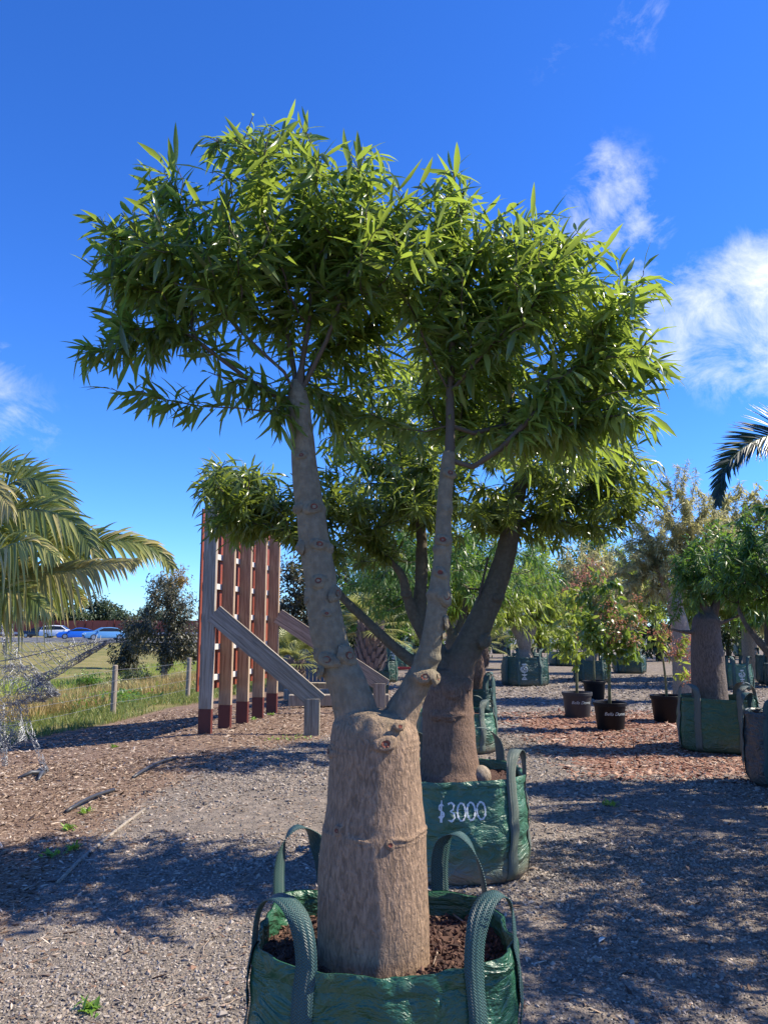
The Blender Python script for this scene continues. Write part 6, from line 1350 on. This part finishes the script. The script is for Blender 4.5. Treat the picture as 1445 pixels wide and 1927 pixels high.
# ---------------------------------------------------------------- road, wall, cars
def road():
    d = np.array([.985, -.17]); nrm = np.array([.17, .985]); c = np.array([-42.0, 92.0])
    def strip(name, o0, o1, z, m, l0=-90, l1=90):
        V = [(c[0] + d[0] * l + nrm[0] * o, c[1] + d[1] * l + nrm[1] * o, z) for l, o in ((l0, o0), (l1, o0), (l1, o1), (l0, o1))]
        o = MB().add(V, [(0, 1, 2, 3)]).build(name, m); return tag(o, kind='structure')
    strip('road', -14, 13, .012, 'asphalt'); strip('lane_marking', -5.1, -4.95, .017, 'white_marker'); strip('edge_marking', -12.6, -12.4, .017, 'white_marker'); strip('verge', 13.0, 20, .010, 'straw_soil' if 'straw_soil' in M else 'wood_fence')
    root = thing('guard_rail', (c[0], c[1], 0), 'pale steel guard rail along the far side of the road', 'guard rail')
    P = lambda l, o, z: np.array([c[0] + d[0] * l + nrm[0] * o, c[1] + d[1] * l + nrm[1] * o, z])
    beam_obj('rail', P(-60, 15, .62), P(60, 15, .62), .08, .3, (nrm[0], nrm[1], 0), 'rail_white', root, 0)
    for l in np.arange(-58, 60, 6.0): beam_obj('post', P(l, 15.15, -.1), P(l, 15.15, .75), .12, .12, (nrm[0], nrm[1], 0), 'galv', root, 0)
    root = thing('noise_wall', P(0, 30, 0), 'rust-red panelled noise wall behind the road and cars', 'wall')
    for k in range(76):
        l = -50 + k * 1.25; beam_obj('panel', P(l, 30 + .05 * (k % 2), -.2), P(l, 30 + .05 * (k % 2), 2.45), .1, 1.22, (nrm[0], nrm[1], 0), 'noise_wall', root, 0)
    for k in range(0, 77, 4): l = -50.625 + k * 1.25; beam_obj('post', P(l, 29.85, -.2), P(l, 29.85, 2.6), .16, .16, (nrm[0], nrm[1], 0), 'red_paint', root, 0)
road()
def car(px, Y, rz, label, paintm, kind):
    x = (px - CX) / F_PX * Y; root = thing('parked_car', (x, Y, .012), label, 'car', 'cars on the road'); root.rotation_euler.z = rz
    L, W, Ht = {'sedan': (4.8, 1.84, 1.45), 'suv': (4.7, 1.88, 1.70), 'coupe': (4.8, 1.9, 1.38)}[kind]
    sl = {'sedan': [(-2.4, .55), (-2.38, .8), (-1.75, .95), (-1.0, 1.0)], 'suv': 0, 'coupe': 0}
    body = {'sedan': [(-2.4, .3), (-2.42, .62), (-2.3, .86), (-1.9, .95), (1.0, .97), (2.1, .88), (2.38, .72), (2.4, .4), (2.3, .22), (-2.3, .22)], 'suv': [(-2.35, .35), (-2.36, .75), (-2.3, 1.05), (1.0, 1.08), (2.05, .98), (2.33, .8), (2.35, .45), (2.25, .26), (-2.25, .26)], 'coupe': [(-2.4, .32), (-2.42, .66), (-2.3, .93), (-1.7, .96), (.8, .93), (2.1, .84), (2.38, .68), (2.4, .36), (2.3, .18), (-2.3, .18)]}[kind]
    cab = {'sedan': [(-1.85, .93), (-1.2, 1.36), (-.5, 1.45), (.35, 1.42), (1.25, .95)], 'suv': [(-2.22, 1.05), (-1.95, 1.58), (-.6, 1.70), (.4, 1.64), (1.25, 1.06)], 'coupe': [(-2.0, .94), (-1.0, 1.30), (-.4, 1.38), (.15, 1.34), (1.15, .91)]}[kind]
    def extr(name, prof, w0, w1, m, zmid=None, bev=.06):
        zs = [p[1] for p in prof]; lo, hi = min(zs), max(zs); V = []
        for s in (-1, 1):
            for (a, z) in prof: f = (z - lo) / (hi - lo + 1e-9); V.append((a, s * (w0 + (w1 - w0) * f), z))
        n = len(prof); Fc = [tuple(range(n)), tuple(range(2 * n - 1, n - 1, -1))] + [(i, n + i, n + (i + 1) % n, (i + 1) % n) for i in range(n)]
        me = bpy.data.meshes.new(name); me.from_pydata(V, [], Fc); me.update(); bm = bmesh.new(); bm.from_mesh(me); bmesh.ops.recalc_face_normals(bm, faces=bm.faces); bm.to_mesh(me); bm.free(); o = mesh_obj(name, me, m, root)
        if bev: md = o.modifiers.new('b', 'BEVEL'); md.width = bev; md.segments = 3; me.polygons.foreach_set('use_smooth', [True] * len(me.polygons))
        return o
    extr('body', body, W / 2, W / 2 - .06, paintm); extr('cabin', cab, W / 2 - .1, W / 2 - .3, paintm)
    top = max(z for _, z in cab); b0 = cab[0][1]
    shr = [(a + (.12 if a < 0 else -.12) * (1 - (z - b0) / (top - b0)), b0 + .03 + (z - b0) * .80) for a, z in cab]
    extr('side_windows', shr, W / 2 - .085, W / 2 - .245, 'glass_dark', bev=.01)
    for nm, (p, q) in (('windscreen', (cab[-1], cab[-2])), ('rear_window', (cab[0], cab[1]))):
        s = .012 if p[0] > 0 else -.012; w0, w1 = W / 2 - .17, W / 2 - .34; V = []
        for (f, w) in ((.08, w0), (.92, w1)): a = p[0] + (q[0] - p[0]) * f; z = p[1] + (q[1] - p[1]) * f; V += [(a + s * 2, -w, z + .02), (a + s * 2, w, z + .02)]
        me = bpy.data.meshes.new(nm); me.from_pydata(V, [], [(0, 1, 3, 2)]); mesh_obj(nm, me, 'glass_dark', root)
    for a in (-1.42, 1.45):
        for s in (-1, 1):
            def wheel(r, w, m, name, par, y):
                mb = MB(); mb.tube([(0, -w / 2, 0), (0, w / 2, 0)], r, 22); me = bpy.data.meshes.new(name); me.from_pydata(mb.v, [], mb.f); o = mesh_obj(name, me, m, par); o.location = y; return o
            wh = wheel(.33, .22, 'tyre', 'wheel', root, (a, s * (W / 2 - .10), .33)); wheel(.22, .235, 'rim_metal', 'rim', wh, (0, 0, 0))
    def bx(name, c, sz, m):
        mb = MB(); mb.box(c, sz); me = bpy.data.meshes.new(name); me.from_pydata(mb.v, [], mb.f); mesh_obj(name, me, m, root)
    for s in (-1, 1): bx('headlight', (2.30, s * .66, .70 if kind != 'suv' else .82), (.18, .42, .13), 'lamp_clear'); bx('tail_light', (-2.37, s * .68, .76 if kind != 'suv' else .9), (.12, .4, .15), 'lamp_red'); bx('wing_mirror', (.95, s * (W / 2 + .02), 1.0), (.16, .2, .13), paintm)
    bx('grille', (2.385, 0, .48), (.06, 1.1, .22), 'pot_black'); bx('number_plate', (2.42, 0, .40), (.02, .38, .11), 'plate')
car(82, 108, R(183), 'dark grey car half hidden behind the white car', 'car_black', 'sedan')
car(119, 106, R(8), 'white sport utility car with dark glass beside the dark grey car', 'car_white', 'suv')
car(153, 97, R(205), 'bright blue two-door coupe on the road', 'car_blue', 'coupe')
car(205, 90, R(212), 'light metallic blue sedan partly behind the gum foliage', 'car_light_blue', 'sedan')
